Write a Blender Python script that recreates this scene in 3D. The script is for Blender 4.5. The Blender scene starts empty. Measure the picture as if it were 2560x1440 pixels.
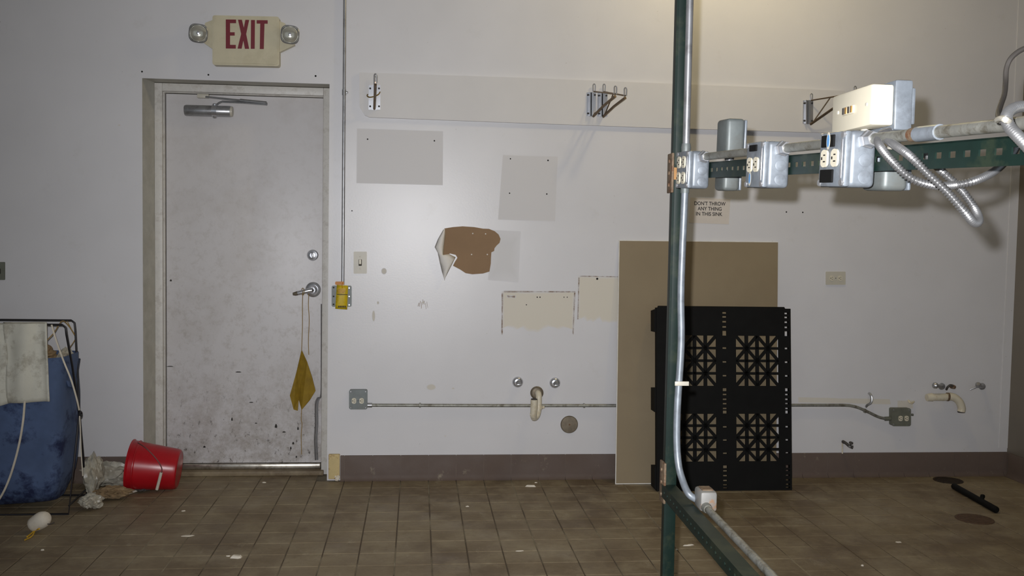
import bpy, bmesh, math, random
from mathutils import Vector as V, Matrix, noise
random.seed(7)
SC = bpy.context.scene
COL = SC.collection
R = math.radians
# ------------------------------------------------------------------ camera
F, CH, CD = 2414.6, 1.4295, 5.6063            # focal length (px of 2560), camera height, distance to the back wall
YAW, PITCH, ROLL = 0.09787, 0.05318, 0.01673
_fw = V((math.sin(YAW)*math.cos(PITCH), math.cos(YAW)*math.cos(PITCH), -math.sin(PITCH)))
_r0 = _fw.cross(V((0, 0, 1))).normalized(); _u0 = _r0.cross(_fw)
_rt = _r0*math.cos(ROLL) + _u0*math.sin(ROLL); _up = -_r0*math.sin(ROLL) + _u0*math.cos(ROLL)
CAM = V((0, -CD, CH))
cd = bpy.data.cameras.new('camera'); cd.sensor_width = 36.0; cd.lens = 36.0*F/2560; cd.clip_start = 0.02
co = bpy.data.objects.new('camera', cd); COL.objects.link(co)
co.matrix_world = Matrix(((_rt.x, _up.x, -_fw.x, CAM.x), (_rt.y, _up.y, -_fw.y, CAM.y), (_rt.z, _up.z, -_fw.z, CAM.z), (0, 0, 0, 1)))
SC.camera = co
# ------------------------------------------------------------------ light
SC.view_settings.view_transform = 'Standard'; SC.view_settings.look = 'None'
SC.view_settings.gamma = 1.0; SC.view_settings.use_curve_mapping = False
SC.view_settings.exposure = 0.0
w = bpy.data.worlds.new('world'); SC.world = w; w.use_nodes = True
w.node_tree.nodes['Background'].inputs[0].default_value = (0.78, 0.88, 1.0, 1)
w.node_tree.nodes['Background'].inputs[1].default_value = 0.34
def lamp(name, kind, loc, power, color, size, rot=None):
    l = bpy.data.lights.new(name, kind); l.energy = power; l.color = color
    if kind in ('POINT', 'SPOT'): l.shadow_soft_size = size
    o = bpy.data.objects.new(name, l); COL.objects.link(o); o.location = loc
    if rot is not None: o.rotation_euler = rot
    return o
# the camera's own flash, beside and above the lens
fl = lamp('camera_flash', 'SPOT', CAM + V((-0.035, 0.02, 0.05)), 530, (0.97, 0.965, 0.99), 0.012)
fl.rotation_euler = (_fw + V((.02, 0, 0.03))).to_track_quat('-Z', 'Y').to_euler()
fl.data.spot_size = R(86); fl.data.spot_blend = 1.0
LAMP = V((1.80, -0.95, 3.32))
lamp('ceiling_bulb_light', 'POINT', LAMP, 23, (1.0, 0.80, 0.42), 0.06)

def project(p):
    d = p - CAM; z = d.dot(_fw)
    return 1280 + F*d.dot(_rt)/z, 720 - F*d.dot(_up)/z
def ray(px, py): return _fw*F + _rt*(px-1280) - _up*(py-720)
def at(px, py, Y=0.0):
    d = ray(px, py); return CAM + d*((Y+CD)/d.y)
def atz(px, py, Z=0.0):
    d = ray(px, py); return CAM + d*((Z-CH)/d.z)

# ------------------------------------------------------------------ materials
def lin(c): return tuple((x/255/12.92 if x/255 <= .04045 else ((x/255+.055)/1.055)**2.4) for x in c)
def nodes(m):
    m.use_nodes = True; nt = m.node_tree
    return nt, nt.nodes['Principled BSDF']
def rgb(c): return (c[0], c[1], c[2], 1)
def nz(nt, coord, scale, detail=4, rough=.6, sc3=None):
    n = nt.nodes.new('ShaderNodeTexNoise'); n.inputs['Scale'].default_value = scale
    n.inputs['Detail'].default_value = detail; n.inputs['Roughness'].default_value = rough
    if sc3:
        mp = nt.nodes.new('ShaderNodeMapping'); mp.inputs['Scale'].default_value = sc3
        nt.links.new(coord, mp.inputs[0]); coord = mp.outputs[0]
    nt.links.new(coord, n.inputs['Vector']); return n.outputs['Fac']
def ramp(nt, fac, a, b):
    r = nt.nodes.new('ShaderNodeMapRange'); r.inputs[1].default_value = a; r.inputs[2].default_value = b
    nt.links.new(fac, r.inputs[0]); return r.outputs[0]
def mul(nt, a, b):
    m = nt.nodes.new('ShaderNodeMath'); m.operation = 'MULTIPLY'; nt.links.new(a, m.inputs[0])
    if isinstance(b, (int, float)): m.inputs[1].default_value = b
    else: nt.links.new(b, m.inputs[1])
    return m.outputs[0]
def mix(nt, fac, a, b):
    m = nt.nodes.new('ShaderNodeMix'); m.data_type = 'RGBA'
    if isinstance(fac, (int, float)): m.inputs[0].default_value = fac
    else: nt.links.new(fac, m.inputs[0])
    for s, x in ((6, a), (7, b)):
        if isinstance(x, tuple): m.inputs[s].default_value = rgb(x)
        else: nt.links.new(x, m.inputs[s])
    return m.outputs[2]
def bump(nt, b, fac, st, dist=.002):
    bp = nt.nodes.new('ShaderNodeBump'); bp.inputs['Strength'].default_value = st; bp.inputs['Distance'].default_value = dist
    nt.links.new(fac, bp.inputs['Height']); nt.links.new(bp.outputs[0], b.inputs['Normal'])
def geo(nt): return nt.nodes.new('ShaderNodeNewGeometry').outputs['Position']
MATS = {}
def mat(name, col, rough=.5, metal=0.0, var=.12, scale=14, bmp=0.0, bscale=120, dirt=None, damt=.5, dscale=9, spec=.5):
    """plain procedural material: base colour with noise variation, optional patches of dirt / rust, optional fine relief"""
    if name in MATS: return MATS[name]
    m = bpy.data.materials.new(name); MATS[name] = m; nt, b = nodes(m)
    c = lin(col); pos = nt.nodes.new('ShaderNodeTexCoord').outputs['Object']
    n = nz(nt, pos, scale)
    cc = mix(nt, ramp(nt, n, .3, .7), tuple(x*(1-var) for x in c), tuple(min(1, x*(1+var)) for x in c))
    if dirt:
        d = nz(nt, pos, dscale, 6, .7)
        cc = mix(nt, mul(nt, ramp(nt, d, .5, .62), damt), cc, lin(dirt))
    nt.links.new(cc, b.inputs['Base Color'])
    b.inputs['Roughness'].default_value = rough; b.inputs['Metallic'].default_value = metal
    b.inputs['Specular IOR Level'].default_value = spec
    if bmp: bump(nt, b, nz(nt, pos, bscale, 3), bmp)
    return m
WALLC = (214, 213, 214)
def wall_colour(nt, pos):
    c = lin(WALLC)
    a = mix(nt, ramp(nt, nz(nt, pos, 1.6, 3), .35, .7), c, tuple(x*.93 for x in c))
    a = mix(nt, mul(nt, ramp(nt, nz(nt, pos, 5.5, 6, .7), .60, .78), .22), a, lin((176, 170, 158)))
    return mix(nt, mul(nt, ramp(nt, nz(nt, pos, 60, 2, .5), .74, .80), .45), a, lin((120, 105, 90)))
def wall_mat(name, gloss=.34):
    m = bpy.data.materials.new(name); nt, b = nodes(m); pos = geo(nt)
    nt.links.new(wall_colour(nt, pos), b.inputs['Base Color'])
    b.inputs['Roughness'].default_value = gloss
    bump(nt, b, nz(nt, pos, 90, 3), .12, .0015); return m
M_WALL = wall_mat('painted_wall')
def patch_mat(name, col, amt=1.0, nscale=9, lo=.3, hi=.6, rough=.5, thr=True):
    """faded patch on the wall: blends into the wall paint towards its rim (colour attribute 'fade')"""
    m = bpy.data.materials.new(name); MATS[name] = m; nt, b = nodes(m); pos = geo(nt)
    at_ = nt.nodes.new('ShaderNodeAttribute'); at_.attribute_name = 'fade'
    f = at_.outputs['Fac']
    if thr:
        k = nt.nodes.new('ShaderNodeMath'); k.operation = 'MULTIPLY_ADD'; nt.links.new(nz(nt, pos, nscale, 5, .65), k.inputs[0])
        k.inputs[1].default_value = .5; nt.links.new(f, k.inputs[2])
        f = ramp(nt, k.outputs[0], lo, hi+.25)
    nt.links.new(mix(nt, mul(nt, f, amt), wall_colour(nt, pos), lin(col)), b.inputs['Base Color'])
    b.inputs['Roughness'].default_value = rough; return m

def tile_mat(name, cols, rough, grime):
    m = bpy.data.materials.new(name); MATS[name] = m; nt, b = nodes(m); pos = geo(nt)
    oi = nt.nodes.new('ShaderNodeObjectInfo').outputs['Random']
    c = mix(nt, oi, lin(cols[0]), lin(cols[1]))
    c = mix(nt, mul(nt, ramp(nt, nz(nt, pos, 1.4, 6, .65), .40, .64), .9), c, lin(cols[2]))
    c = mix(nt, mul(nt, ramp(nt, nz(nt, pos, 5, 6, .7), .45, .75), grime), c, lin(cols[3]))
    c = mix(nt, mul(nt, ramp(nt, nz(nt, pos, 11, 6, .75, (1, .45, 1)), .60, .70), .45), c, lin((168, 158, 134)))
    c = mix(nt, mul(nt, ramp(nt, nz(nt, pos, 26, 6, .8), .52, .70), .45), c, lin(cols[2]))
    nt.links.new(c, b.inputs['Base Color'])
    b.inputs['Roughness'].default_value = rough
    r = ramp(nt, nz(nt, pos, 3.5, 5), .3, .7); rr = nt.nodes.new('ShaderNodeMapRange'); rr.inputs[3].default_value = rough-.12; rr.inputs[4].default_value = rough+.15
    nt.links.new(r, rr.inputs[0]); nt.links.new(rr.outputs[0], b.inputs['Roughness'])
    bump(nt, b, nz(nt, pos, 70, 4), .25, .002); return m
M_TILE = tile_mat('quarry_tile', ((138, 124, 98), (130, 115, 90), (98, 81, 59), (162, 150, 122)), .6, .7)
M_BASE = tile_mat('base_tile', ((96, 82, 73), (94, 80, 72), (90, 76, 68), (102, 89, 80)), .7, .3)
def grout_mat():
    m = bpy.data.materials.new('grout'); nt, b = nodes(m); pos = geo(nt)
    c = mix(nt, ramp(nt, nz(nt, pos, 2.3, 4), .48, .66), lin((82, 70, 54)), lin((150, 141, 118)))
    nt.links.new(c, b.inputs['Base Color']); b.inputs['Roughness'].default_value = .9; return m
M_GROUT = grout_mat()
M_BGROUT = mat('base_grout', (112, 100, 90), .9, var=.2, scale=6)
def door_mat():
    m = bpy.data.materials.new('door_paint'); nt, b = nodes(m); pos = geo(nt)
    c = lin((205, 202, 201))
    a = mix(nt, mul(nt, ramp(nt, nz(nt, pos, 3.0, 6, .7), .48, .75), .35), c, lin((168, 160, 150)))
    sx = nt.nodes.new('ShaderNodeSeparateXYZ'); nt.links.new(pos, sx.inputs[0])
    low = ramp(nt, sx.outputs[2], 0.75, 0.05)                      # scuffs where the door gets kicked
    mid = ramp(nt, sx.outputs[2], 2.3, 0.9)
    a = mix(nt, mul(nt, mul(nt, ramp(nt, nz(nt, pos, 16, 8, .8), .50, .66), mid), .34), a, lin((140, 128, 112)))
    a = mix(nt, mul(nt, mul(nt, ramp(nt, nz(nt, pos, 9, 8, .8), .42, .66), low), .7), a, lin((126, 112, 94)))
    a = mix(nt, mul(nt, mul(nt, ramp(nt, nz(nt, pos, 42, 6, .75, (1, 1, .45)), .59, .63), low), .9), a, lin((60, 50, 42)))
    nt.links.new(a, b.inputs['Base Color']); b.inputs['Roughness'].default_value = .42
    bump(nt, b, nz(nt, pos, 60, 3), .1, .0015); return m
M_DOOR = door_mat()
M_FRAME = mat('frame_paint', (206, 203, 196), .45, dirt=(120, 108, 92), damt=.35, dscale=14)
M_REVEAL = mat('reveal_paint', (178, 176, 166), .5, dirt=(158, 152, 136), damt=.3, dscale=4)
M_CHROME = mat('chrome', (205, 206, 210), .24, .8, var=.05)
M_STEEL = mat('brushed_steel', (168, 169, 171), .34, .65, var=.12, dirt=(90, 85, 78), damt=.4)
M_GALV = mat('galvanised_steel', (128, 135, 142), .42, .3, var=.18, scale=30, dirt=(104, 108, 112), damt=.5, dscale=22)
M_GALVD = mat('dirty_galvanised_conduit', (150, 150, 142), .5, .6, var=.2, scale=40, dirt=(92, 84, 66), damt=.7, dscale=26)
M_WIRE = mat('tarnished_wire', (120, 104, 86), .35, .8, var=.2, scale=40)
M_DARK = mat('black_hole', (18, 16, 14), .9)
M_SEAM = mat('dark_gap', (52, 48, 44), .8)
M_GREEN = mat('green_enamel', (16, 34, 29), .5, .0, var=.14, scale=20, dirt=(58, 64, 46), damt=.35, dscale=11, spec=.3)
M_RUST = mat('rusty_steel', (122, 104, 84), .7, .3, var=.35, scale=60, dirt=(96, 58, 34), damt=.8, dscale=40)
M_CREAM = mat('cream_plastic', (206, 199, 178), .4, var=.03)
M_BEIGE = mat('beige_plastic', (196, 188, 160), .45, var=.04, dirt=(170, 160, 130), damt=.3)
M_RED = mat('red_letters', (112, 12, 30), .5, var=.06)
M_LENS = mat('lamp_lens', (196, 194, 180), .12, .55, var=.1)
M_PVC = mat('cream_pvc', (214, 206, 184), .4, var=.06, dirt=(176, 156, 116), damt=.5, dscale=16)
M_PLATE = mat('ivory_plate', (190, 185, 170), .4, var=.04)
M_GREY = mat('grey_enamel_box', (110, 116, 115), .5, .25, var=.12, scale=30, dirt=(100, 98, 90), damt=.4)
M_OLD = mat('grey_olive_box', (112, 114, 102), .6, .3, var=.15, scale=30)
M_KNOB = mat('bronze_cover', (120, 110, 94), .5, .5, var=.25, scale=30)
M_BLACK = mat('black_plastic', (12, 12, 11), .75, var=.25, scale=12, spec=.2)
M_CABLE = mat('dark_cable', (66, 62, 58), .6)
M_TAN = mat('hardboard', (136, 121, 94), .6, var=.05, scale=3, dirt=(128, 112, 86), damt=.4, dscale=2.2)
M_EDGE = mat('white_core_edge', (222, 220, 212), .6)
M_KRAFT = mat('kraft_paper', (142, 115, 86), .8, var=.07, scale=6)
M_PAPER = mat('white_paper', (224, 220, 212), .7, var=.03)
M_INK = mat('print_ink', (44, 40, 40), .7)
M_TAG = mat('yellow_tag', (206, 178, 24), .5, var=.1, dirt=(150, 120, 20), damt=.5, dscale=60)
M_ORANGE = mat('orange_tag_tab', (190, 120, 26), .5)
M_MUST = mat('mustard_cloth', (142, 114, 24), .8, var=.14, scale=25, dirt=(120, 94, 20), damt=.5, dscale=14)
M_STRING = mat('tan_string', (150, 122, 66), .8, var=.15)
M_BUCKET = mat('red_plastic', (170, 16, 28), .3, var=.06, dirt=(150, 16, 26), damt=.4, dscale=8)
M_BUCKIN = M_BUCKET
M_BAG = mat('blue_canvas', (76, 94, 128), .85, var=.22, scale=5, dirt=(22, 32, 68), damt=.95, dscale=5.5)
M_TOWEL = mat('grubby_towel', (206, 204, 190), .9, var=.06, scale=8, dirt=(120, 108, 86), damt=.45, dscale=9, bmp=.3, bscale=180)
M_ROPE = mat('white_cord', (200, 192, 176), .8)
M_FRAMEW = mat('black_wire', (36, 34, 36), .45, .3)
M_FILM = mat('cloudy_plastic_film', (172, 167, 152), .35, var=.3, scale=16, dirt=(120, 104, 82), damt=.4, dscale=12)
M_BROWN = mat('brown_scrap', (134, 112, 82), .8, var=.25, scale=20)
M_SCRAP = mat('white_scrap', (216, 208, 192), .8, var=.08, scale=40)
M_YELLOW = mat('yellow_elastic', (206, 164, 40), .7)
M_WOOD = mat('bare_tan_filler', (202, 182, 132), .8, var=.1, scale=12, dirt=(132, 84, 40), damt=.8, dscale=13)
M_SIDE = mat('stainless_side_wall', (128, 120, 108), .42, .35, var=.08, scale=2)
M_ALU = mat('aluminium_threshold', (196, 190, 178), .3, .9, var=.15, scale=30, dirt=(110, 98, 80), damt=.5, dscale=20)
M_CEIL = mat('ceiling_paint', (205, 204, 200), .8)
M_RUBBER = mat('grey_rubber', (104, 102, 100), .6, var=.2, scale=50)
M_DRAIN = mat('rusty_drain', (58, 48, 38), .6, .4, var=.3, scale=60)
M_BLUE = mat('blue_sticker', (90, 140, 190), .4)
M_BULB = bpy.data.materials.new('glowing_bulb'); _n, _b = nodes(M_BULB)
_b.inputs['Emission Color'].default_value = (1, .8, .45, 1); _b.inputs['Emission Strength'].default_value = 4

# ------------------------------------------------------------------ mesh builder
def catmull(pts, n=8):
    P = [V(p) for p in pts]; P = [P[0]*2-P[1]] + P + [P[-1]*2-P[-2]]; out = []
    for i in range(1, len(P)-2):
        for k in range(n):
            t = k/n; a, b, c, d = P[i-1:i+3]
            out.append(.5*((2*b)+(c-a)*t+(2*a-5*b+4*c-d)*t*t+(3*b-a-3*c+d)*t**3))
    return out + [P[-2]]
def resample(pts, step):
    L = [0]
    for a, b in zip(pts, pts[1:]): L.append(L[-1]+(b-a).length)
    n = max(2, int(L[-1]/step)); out = []; j = 0
    for i in range(n+1):
        s = L[-1]*i/n
        while j < len(L)-2 and L[j+1] < s: j += 1
        t = (s-L[j])/max(1e-9, L[j+1]-L[j]); out.append(pts[j].lerp(pts[j+1], t))
    return out
class B:
    def __init__(s, M=None): s.v = []; s.f = []; s.M = M or Matrix()
    def add(s, vs, fs):
        k = len(s.v); s.v += [s.M @ V(v) for v in vs]; s.f += [tuple(i+k for i in f) for f in fs]; return s
    def box(s, c, d, bev=0.0, seg=2, rot=None):
        bm = bmesh.new(); bmesh.ops.create_cube(bm, size=1)
        bmesh.ops.scale(bm, vec=V(d), verts=bm.verts)
        if bev: bmesh.ops.bevel(bm, geom=bm.edges[:], offset=bev, segments=seg, affect='EDGES', profile=.5)
        if rot is not None: bmesh.ops.transform(bm, matrix=rot.to_4x4(), verts=bm.verts)
        bmesh.ops.translate(bm, vec=V(c), verts=bm.verts)
        bm.verts.ensure_lookup_table()
        s.add([v.co.copy() for v in bm.verts], [[v.index for v in f.verts] for f in bm.faces]); bm.free(); return s
    def bx(s, x0, x1, y0, y1, z0, z1, bev=0.0):
        return s.box(((x0+x1)/2, (y0+y1)/2, (z0+z1)/2), (abs(x1-x0), abs(y1-y0), abs(z1-z0)), bev)
    def tube(s, pts, r, n=10, closed=False, flat=1.0):
        P = [V(p) for p in pts]; m = len(P); rr = r if isinstance(r, (list, tuple)) else [r]*m
        T = []
        for i in range(m):
            a = P[i-1] if (i or closed) else P[0]; b = P[(i+1) % m] if (i < m-1 or closed) else P[-1]
            T.append((b-a).normalized())
        u = T[0].orthogonal().normalized(); vs = []; fs = []
        for i in range(m):
            u = (u - T[i]*u.dot(T[i])).normalized(); w_ = T[i].cross(u)
            for k in range(n):
                a = 2*math.pi*k/n; vs.append(P[i] + (u*math.cos(a) + w_*math.sin(a)*flat)*rr[i])
        for i in range(m if closed else m-1):
            j = (i+1) % m
            for k in range(n): fs.append((i*n+k, i*n+(k+1) % n, j*n+(k+1) % n, j*n+k))
        if not closed: fs += [tuple(range(n))[::-1], tuple(range((m-1)*n, m*n))]
        return s.add(vs, fs)
    def lathe(s, o, ax, prof, n=28):
        """prof: (radius, height along ax); open ends with radius > 0 are capped"""
        o = V(o); ax = V(ax).normalized(); u = ax.orthogonal().normalized(); w_ = ax.cross(u); vs = []; fs = []
        for r, h in prof:
            for k in range(n):
                a = 2*math.pi*k/n; vs.append(o + ax*h + (u*math.cos(a)+w_*math.sin(a))*max(r, 1e-5))
        for i in range(len(prof)-1):
            for k in range(n): fs.append((i*n+k, i*n+(k+1) % n, (i+1)*n+(k+1) % n, (i+1)*n+k))
        fs += [tuple(range(n))[::-1], tuple(range((len(prof)-1)*n, len(prof)*n))]
        return s.add(vs, fs)
    def prism(s, pts, vec):
        P = [V(p) for p in pts]; n = len(P); vec = V(vec)
        return s.add(P + [p+vec for p in P], [tuple(range(n)), tuple(range(n, 2*n))[::-1]] + [(i, i+n, (i+1) % n+n, (i+1) % n) for i in range(n)])
    def ppx(s, px, Y, th):
        """prism whose front outline is given on the plane y = Y, thickness th towards the wall"""
        return s.prism([at(x, y, Y) for x, y in px], (0, th, 0))
    def plate(s, O, U, W, N, us, ws, solid):
        """plate with openings: a grid of cuts us x ws in the frame O,U,W; thickness vector N; solid(i,j) says whether a cell is filled"""
        O, U, W, N = V(O), V(U), V(W), V(N); nu, nw = len(us), len(ws); vs = []
        for k in (0, 1):
            for a in us:
                for b in ws: vs.append(O + U*a + W*b + N*k)
        id_ = lambda k, i, j: k*nu*nw + i*nw + j
        ok = lambda i, j: 0 <= i < nu-1 and 0 <= j < nw-1 and solid(i, j)
        fs = []
        for i in range(nu-1):
            for j in range(nw-1):
                if not ok(i, j): continue
                c = [(i, j), (i+1, j), (i+1, j+1), (i, j+1)]
                fs.append(tuple(id_(0, *q) for q in c)); fs.append(tuple(id_(1, *q) for q in c[::-1]))
                for (di, dj), (p, q) in (((0, -1), (0, 1)), ((1, 0), (1, 2)), ((0, 1), (2, 3)), ((-1, 0), (3, 0))):
                    if not ok(i+di, j+dj): fs.append((id_(0, *c[p]), id_(1, *c[p]), id_(1, *c[q]), id_(0, *c[q])))
        return s.add(vs, fs)
    def build(s, name, m, parent=None, smooth=35, fade=None):
        off = V((0, 0, 0)); p = parent
        while p is not None: off += p.location; p = p.parent
        me = bpy.data.meshes.new(name)
        bm = bmesh.new(); bv = [bm.verts.new(v-off) for v in s.v]
        for f in s.f:
            try: bm.faces.new([bv[i] for i in f])
            except ValueError: pass
        bmesh.ops.delete(bm, geom=[v for v in bm.verts if not v.link_faces], context='VERTS')
        bmesh.ops.recalc_face_normals(bm, faces=bm.faces)
        bm.to_mesh(me); bm.free()
        if smooth:
            me.shade_smooth(); me.set_sharp_from_angle(angle=R(smooth))
        me.materials.append(m)
        o = bpy.data.objects.new(name, me); COL.objects.link(o); o.parent = parent
        return o
def tag(o, label, cat, group=None, kind=None):
    o['label'] = label; o['category'] = cat
    if group: o['group'] = group
    if kind: o['kind'] = kind
    return o
def thing(name, label, cat, loc=(0, 0, 0), group=None, kind=None):
    o = bpy.data.objects.new(name, None); COL.objects.link(o); o.location = loc; o.empty_display_size = .05
    return tag(o, label, cat, group, kind)
def part_label(o, label): o['label'] = label; return o
def one(b, name, m, label, cat, group=None, kind=None, smooth=35):
    """a thing that is a single mesh, with its origin at its own middle"""
    c = sum(s_bounds(b), V((0, 0, 0)))*.5
    o = b_shift(b, c).build(name, m, None, smooth); o.location = c
    return tag(o, label, cat, group, kind)
def s_bounds(b):
    return (V([min(v[i] for v in b.v) for i in range(3)]), V([max(v[i] for v in b.v) for i in range(3)]))
def b_shift(b, c): b.v = [v-c for v in b.v]; return b

# ================================================================== THE ROOM
XL, XR, ZC = -4.0, 3.655, 3.6
OX0, OX1, OZ = at(357, 650).x, at(821, 650).x, at(600, 203).z      # door opening in the wall
DF = 0.145                                                          # face of the door frame, behind the wall face
FX0 = at(387, 650, DF).x
wall = B()
wall.plate((0, 0, 0), (1, 0, 0), (0, 0, 1), (0, .012, 0), [XL, OX0, OX1, XR], [0, OZ, ZC], lambda i, j: not (i == 1 and j == 0))
wb = wall.build('wall_back', M_WALL, None, 0); tag(wb, 'white painted back wall with a recessed door', 'wall', kind='structure')
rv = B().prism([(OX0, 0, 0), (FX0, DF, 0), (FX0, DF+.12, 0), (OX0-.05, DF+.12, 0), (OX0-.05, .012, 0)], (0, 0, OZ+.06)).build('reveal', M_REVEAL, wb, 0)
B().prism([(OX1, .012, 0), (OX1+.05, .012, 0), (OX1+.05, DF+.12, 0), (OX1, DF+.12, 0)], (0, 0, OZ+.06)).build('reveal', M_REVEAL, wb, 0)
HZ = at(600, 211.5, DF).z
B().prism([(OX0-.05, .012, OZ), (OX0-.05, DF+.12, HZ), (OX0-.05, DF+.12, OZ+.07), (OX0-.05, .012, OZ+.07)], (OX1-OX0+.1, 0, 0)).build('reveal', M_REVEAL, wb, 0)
B().bx(OX0-.06, OX1+.06, DF+.26, DF+.28, 0, OZ+.1).build('backing', M_SEAM, wb, 0)
# side wall, ceiling, left wall
ws = B().bx(XR, XR+.03, -7.5, 0.05, 0, ZC).build('wall_right', M_SIDE, None, 0); tag(ws, 'dull grey-brown metal clad side wall at the right edge', 'wall', kind='structure')
wl = B().bx(XL-.03, XL, -7.5, 0.05, 0, ZC).build('wall_left', M_WALL, None, 0); tag(wl, 'white painted side wall outside the left edge', 'wall', kind='structure')
cl = B().bx(XL-.03, XR+.03, -7.5, 0.05, ZC, ZC+.03).build('ceiling', M_CEIL, None, 0); tag(cl, 'plain pale ceiling above the frame', 'ceiling', kind='structure')
# narrow white corner strip standing proud of the wall
cs = B().prism([at(2497, 1120), (XR, 0, at(2513, 1120).z), (XR, 0, ZC), V((at(2497, 1120).x, 0, ZC))], (0, -.004, 0)).build('trim_1', M_WALL, None, 0)
tag(cs, 'white vertical corner strip where back wall meets dark side wall', 'trim', kind='structure')

# ---------- floor: grout slab with real tiles
T = .1615; G = .005
gx = atz(992, 1330).x
fl_o = B().bx(XL, XR, -7.5, DF+.26, -.05, -.0022).build('floor', M_GROUT, None, 0)
tag(fl_o, 'dirty brown quarry tile floor with worn grout', 'floor', kind='structure')
def tile_mesh(bev=.0016, th=.01):
    b = B().box((0, 0, -th/2), (T-G, T-G, th), bev, 1); o = b.build('tile', M_TILE, None, 30); me = o.data; bpy.data.objects.remove(o); return me
TM = tile_mesh()
cells = []
i0 = int((XL-gx)/T)-1
for i in range(i0, i0+60):
    for j in range(-1, 42):
        cx, cy = gx + (i+.5)*T, -.011 - (j+.5)*T
        if j == -1:
            if not (OX0 < cx-T*.4 and cx+T*.4 < OX1): continue
            cy = -.011 + .5*T
        if cx-T/2 < XL or cx+T/2 > XR+.08: continue
        x, y = project(V((cx, cy, 0)))
        vis = -40 < x < 2600 and 0 < y < 1475 and j < 14
        cells.append((not vis, j, abs(cx), cx, cy))
def shows(c): return (c[0], -c[1])
cells.sort(key=lambda c: (c[0], -c[1] if not c[0] else c[1], c[2]))
rnd = random.Random(3)
rest = B(); nb = 0
tb = [v.co.copy() for v in TM.vertices]; tf = [tuple(p.vertices) for p in TM.polygons]
for c in cells:
    dz = rnd.uniform(-.0006, .0006)
    if not c[0] and nb < 300:
        o = bpy.data.objects.new('floor_tile', TM); COL.objects.link(o); o.parent = fl_o; o.location = (c[3], c[4], dz); nb += 1
        o.rotation_euler = (rnd.uniform(-.004, .004), rnd.uniform(-.004, .004), rnd.uniform(-.004, .004))
    else:
        rest.add([v + V((c[3], c[4], dz)) for v in tb], tf)
r_o = rest.build('floor_tiles', M_TILE, fl_o, 30); r_o['kind'] = 'stuff'
# ---------- base tiles
BH = at(1200, 1136.5).z
def base_run(name, label, p0, p1, nrm, skip=None, off=0.0):
    root = thing(name, label, 'baseboard', (0, 0, 0), kind='structure')
    d = (V(p1)-V(p0)); L = d.length; d.normalize(); n = V(nrm)
    gb = B(); q0, q1 = V(p0), V(p1)
    gb.prism([q0, q1, q1+V((0, 0, BH-.004)), q0+V((0, 0, BH-.004))], n*.0095).build('base_grout', M_BGROUT, root, 0)
    me = None; s = off
    while s < L:
        a, b_ = max(0, s)+G*.22, min(L, s+T)-G*.22
        if b_-a > .02:
            full = abs((b_-a)-(T-.44*G)) < 1e-4
            if full and me:
                o = bpy.data.objects.new('base_tile', me); COL.objects.link(o); o.parent = root
            else:
                bb = B(); h = b_-a
                # cove profile: straight face, rounded top, toe curving out to the floor
                prof = [(0, 0), (.028, 0), (.019, .006), (.0125, .018), (.011, .035), (.011, BH-.008), (.008, BH-.001), (0, BH)]
                c0 = V((0, 0, 0)); A = [d*(-h/2) + n*x + V((0, 0, z)) for x, z in prof]
                bb.prism(A, d*h); o = bb.build('base_tile', M_BASE, None, 40); o.parent = root
                if full: me = o.data
            o.location = V(p0) + d*((a+b_)/2)
        s += T
    return root
bx0 = at(851, 1160).x
base_run('baseboard_back', 'brown cove base tiles along the back wall right of the door', (bx0, 0, 0), (XR, 0, 0), (0, -1, 0), off=((gx-bx0) % T)-T)
base_run('baseboard_left', 'brown cove base tiles along the back wall left of the door', (-3.2, 0, 0), (OX0, 0, 0), (0, -1, 0))
base_run('baseboard_right', 'brown cove base tiles along the dark side wall', (XR, -2.6, 0), (XR, -.03, 0), (-1, 0, 0))
# bare filler block where the base tile beside the door is missing
x0, x1 = at(822, 1160).x, at(850, 1160).x
o = thing('bare_filler_block', 'yellowish bare filler block at floor beside door jamb, rust stained', 'filler block', ((x0+x1)/2, 0, 0))
B().box(((x0+x1)/2, -.012, .085), (x1-x0, .022, .145), .004).build('block', M_WOOD, o)
bb = B()
for k in range(9):
    bb.box((x1-.012+rnd.uniform(-.012, .008), -.02+rnd.uniform(-.008, .004), .018+rnd.uniform(-.012, .02)), (.014, .012, .014), .003, 1, Matrix.Rotation(rnd.uniform(0, 3), 3, V((.3, .5, .8))))
bb.build('plaster_crumb', M_SCRAP, o)

# ---------- door
d1 = thing('door_1', 'dirty white steel exit door set back in the wall', 'door', ((OX0+OX1)/2, DF, 0), kind='structure')
LX0, LX1 = at(416, 650, DF+.045).x, at(806, 650, DF+.045).x
LZ1, LZ0 = at(612, 240, DF+.045).z, at(612, 1157, DF+.045).z
FT = HZ-.004
fx1 = OX1+.03
B().bx(FX0, FX0+.043, DF, DF+.11, 0, FT, .003).build('jamb', M_FRAME, d1)
B().bx(FX0+.043, LX0-.004, DF+.022, DF+.11, 0, FT-.045, .003).build('stop', M_FRAME, d1)
B().bx(LX1+.004, fx1, DF, DF+.11, 0, FT, .003).build('jamb', M_FRAME, d1)
B().bx(FX0+.043, LX1+.004, DF, DF+.11, FT-.045, FT, .003).build('header', M_FRAME, d1)
B().bx(FX0+.043, LX1+.004, DF+.022, DF+.11, LZ1+.004, FT-.045, .003).build('stop', M_FRAME, d1)
leaf = B().bx(LX0, LX1, DF+.045, DF+.09, LZ0, LZ1, .002).build('door_leaf', M_DOOR, d1)
B().bx(LX0-.006, LX0+.0, DF+.05, DF+.1, LZ0, LZ1).build('hinge_gap', M_SEAM, d1, 0)
B().bx(LX1-.0, LX1+.006, DF+.05, DF+.1, LZ0, LZ1).build('latch_gap', M_SEAM, d1, 0)
B().bx(LX0-.02, LX1+.02, DF-.03, DF+.12, 0, LZ0-.034, .004).build('sill', M_TILE, d1)
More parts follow.
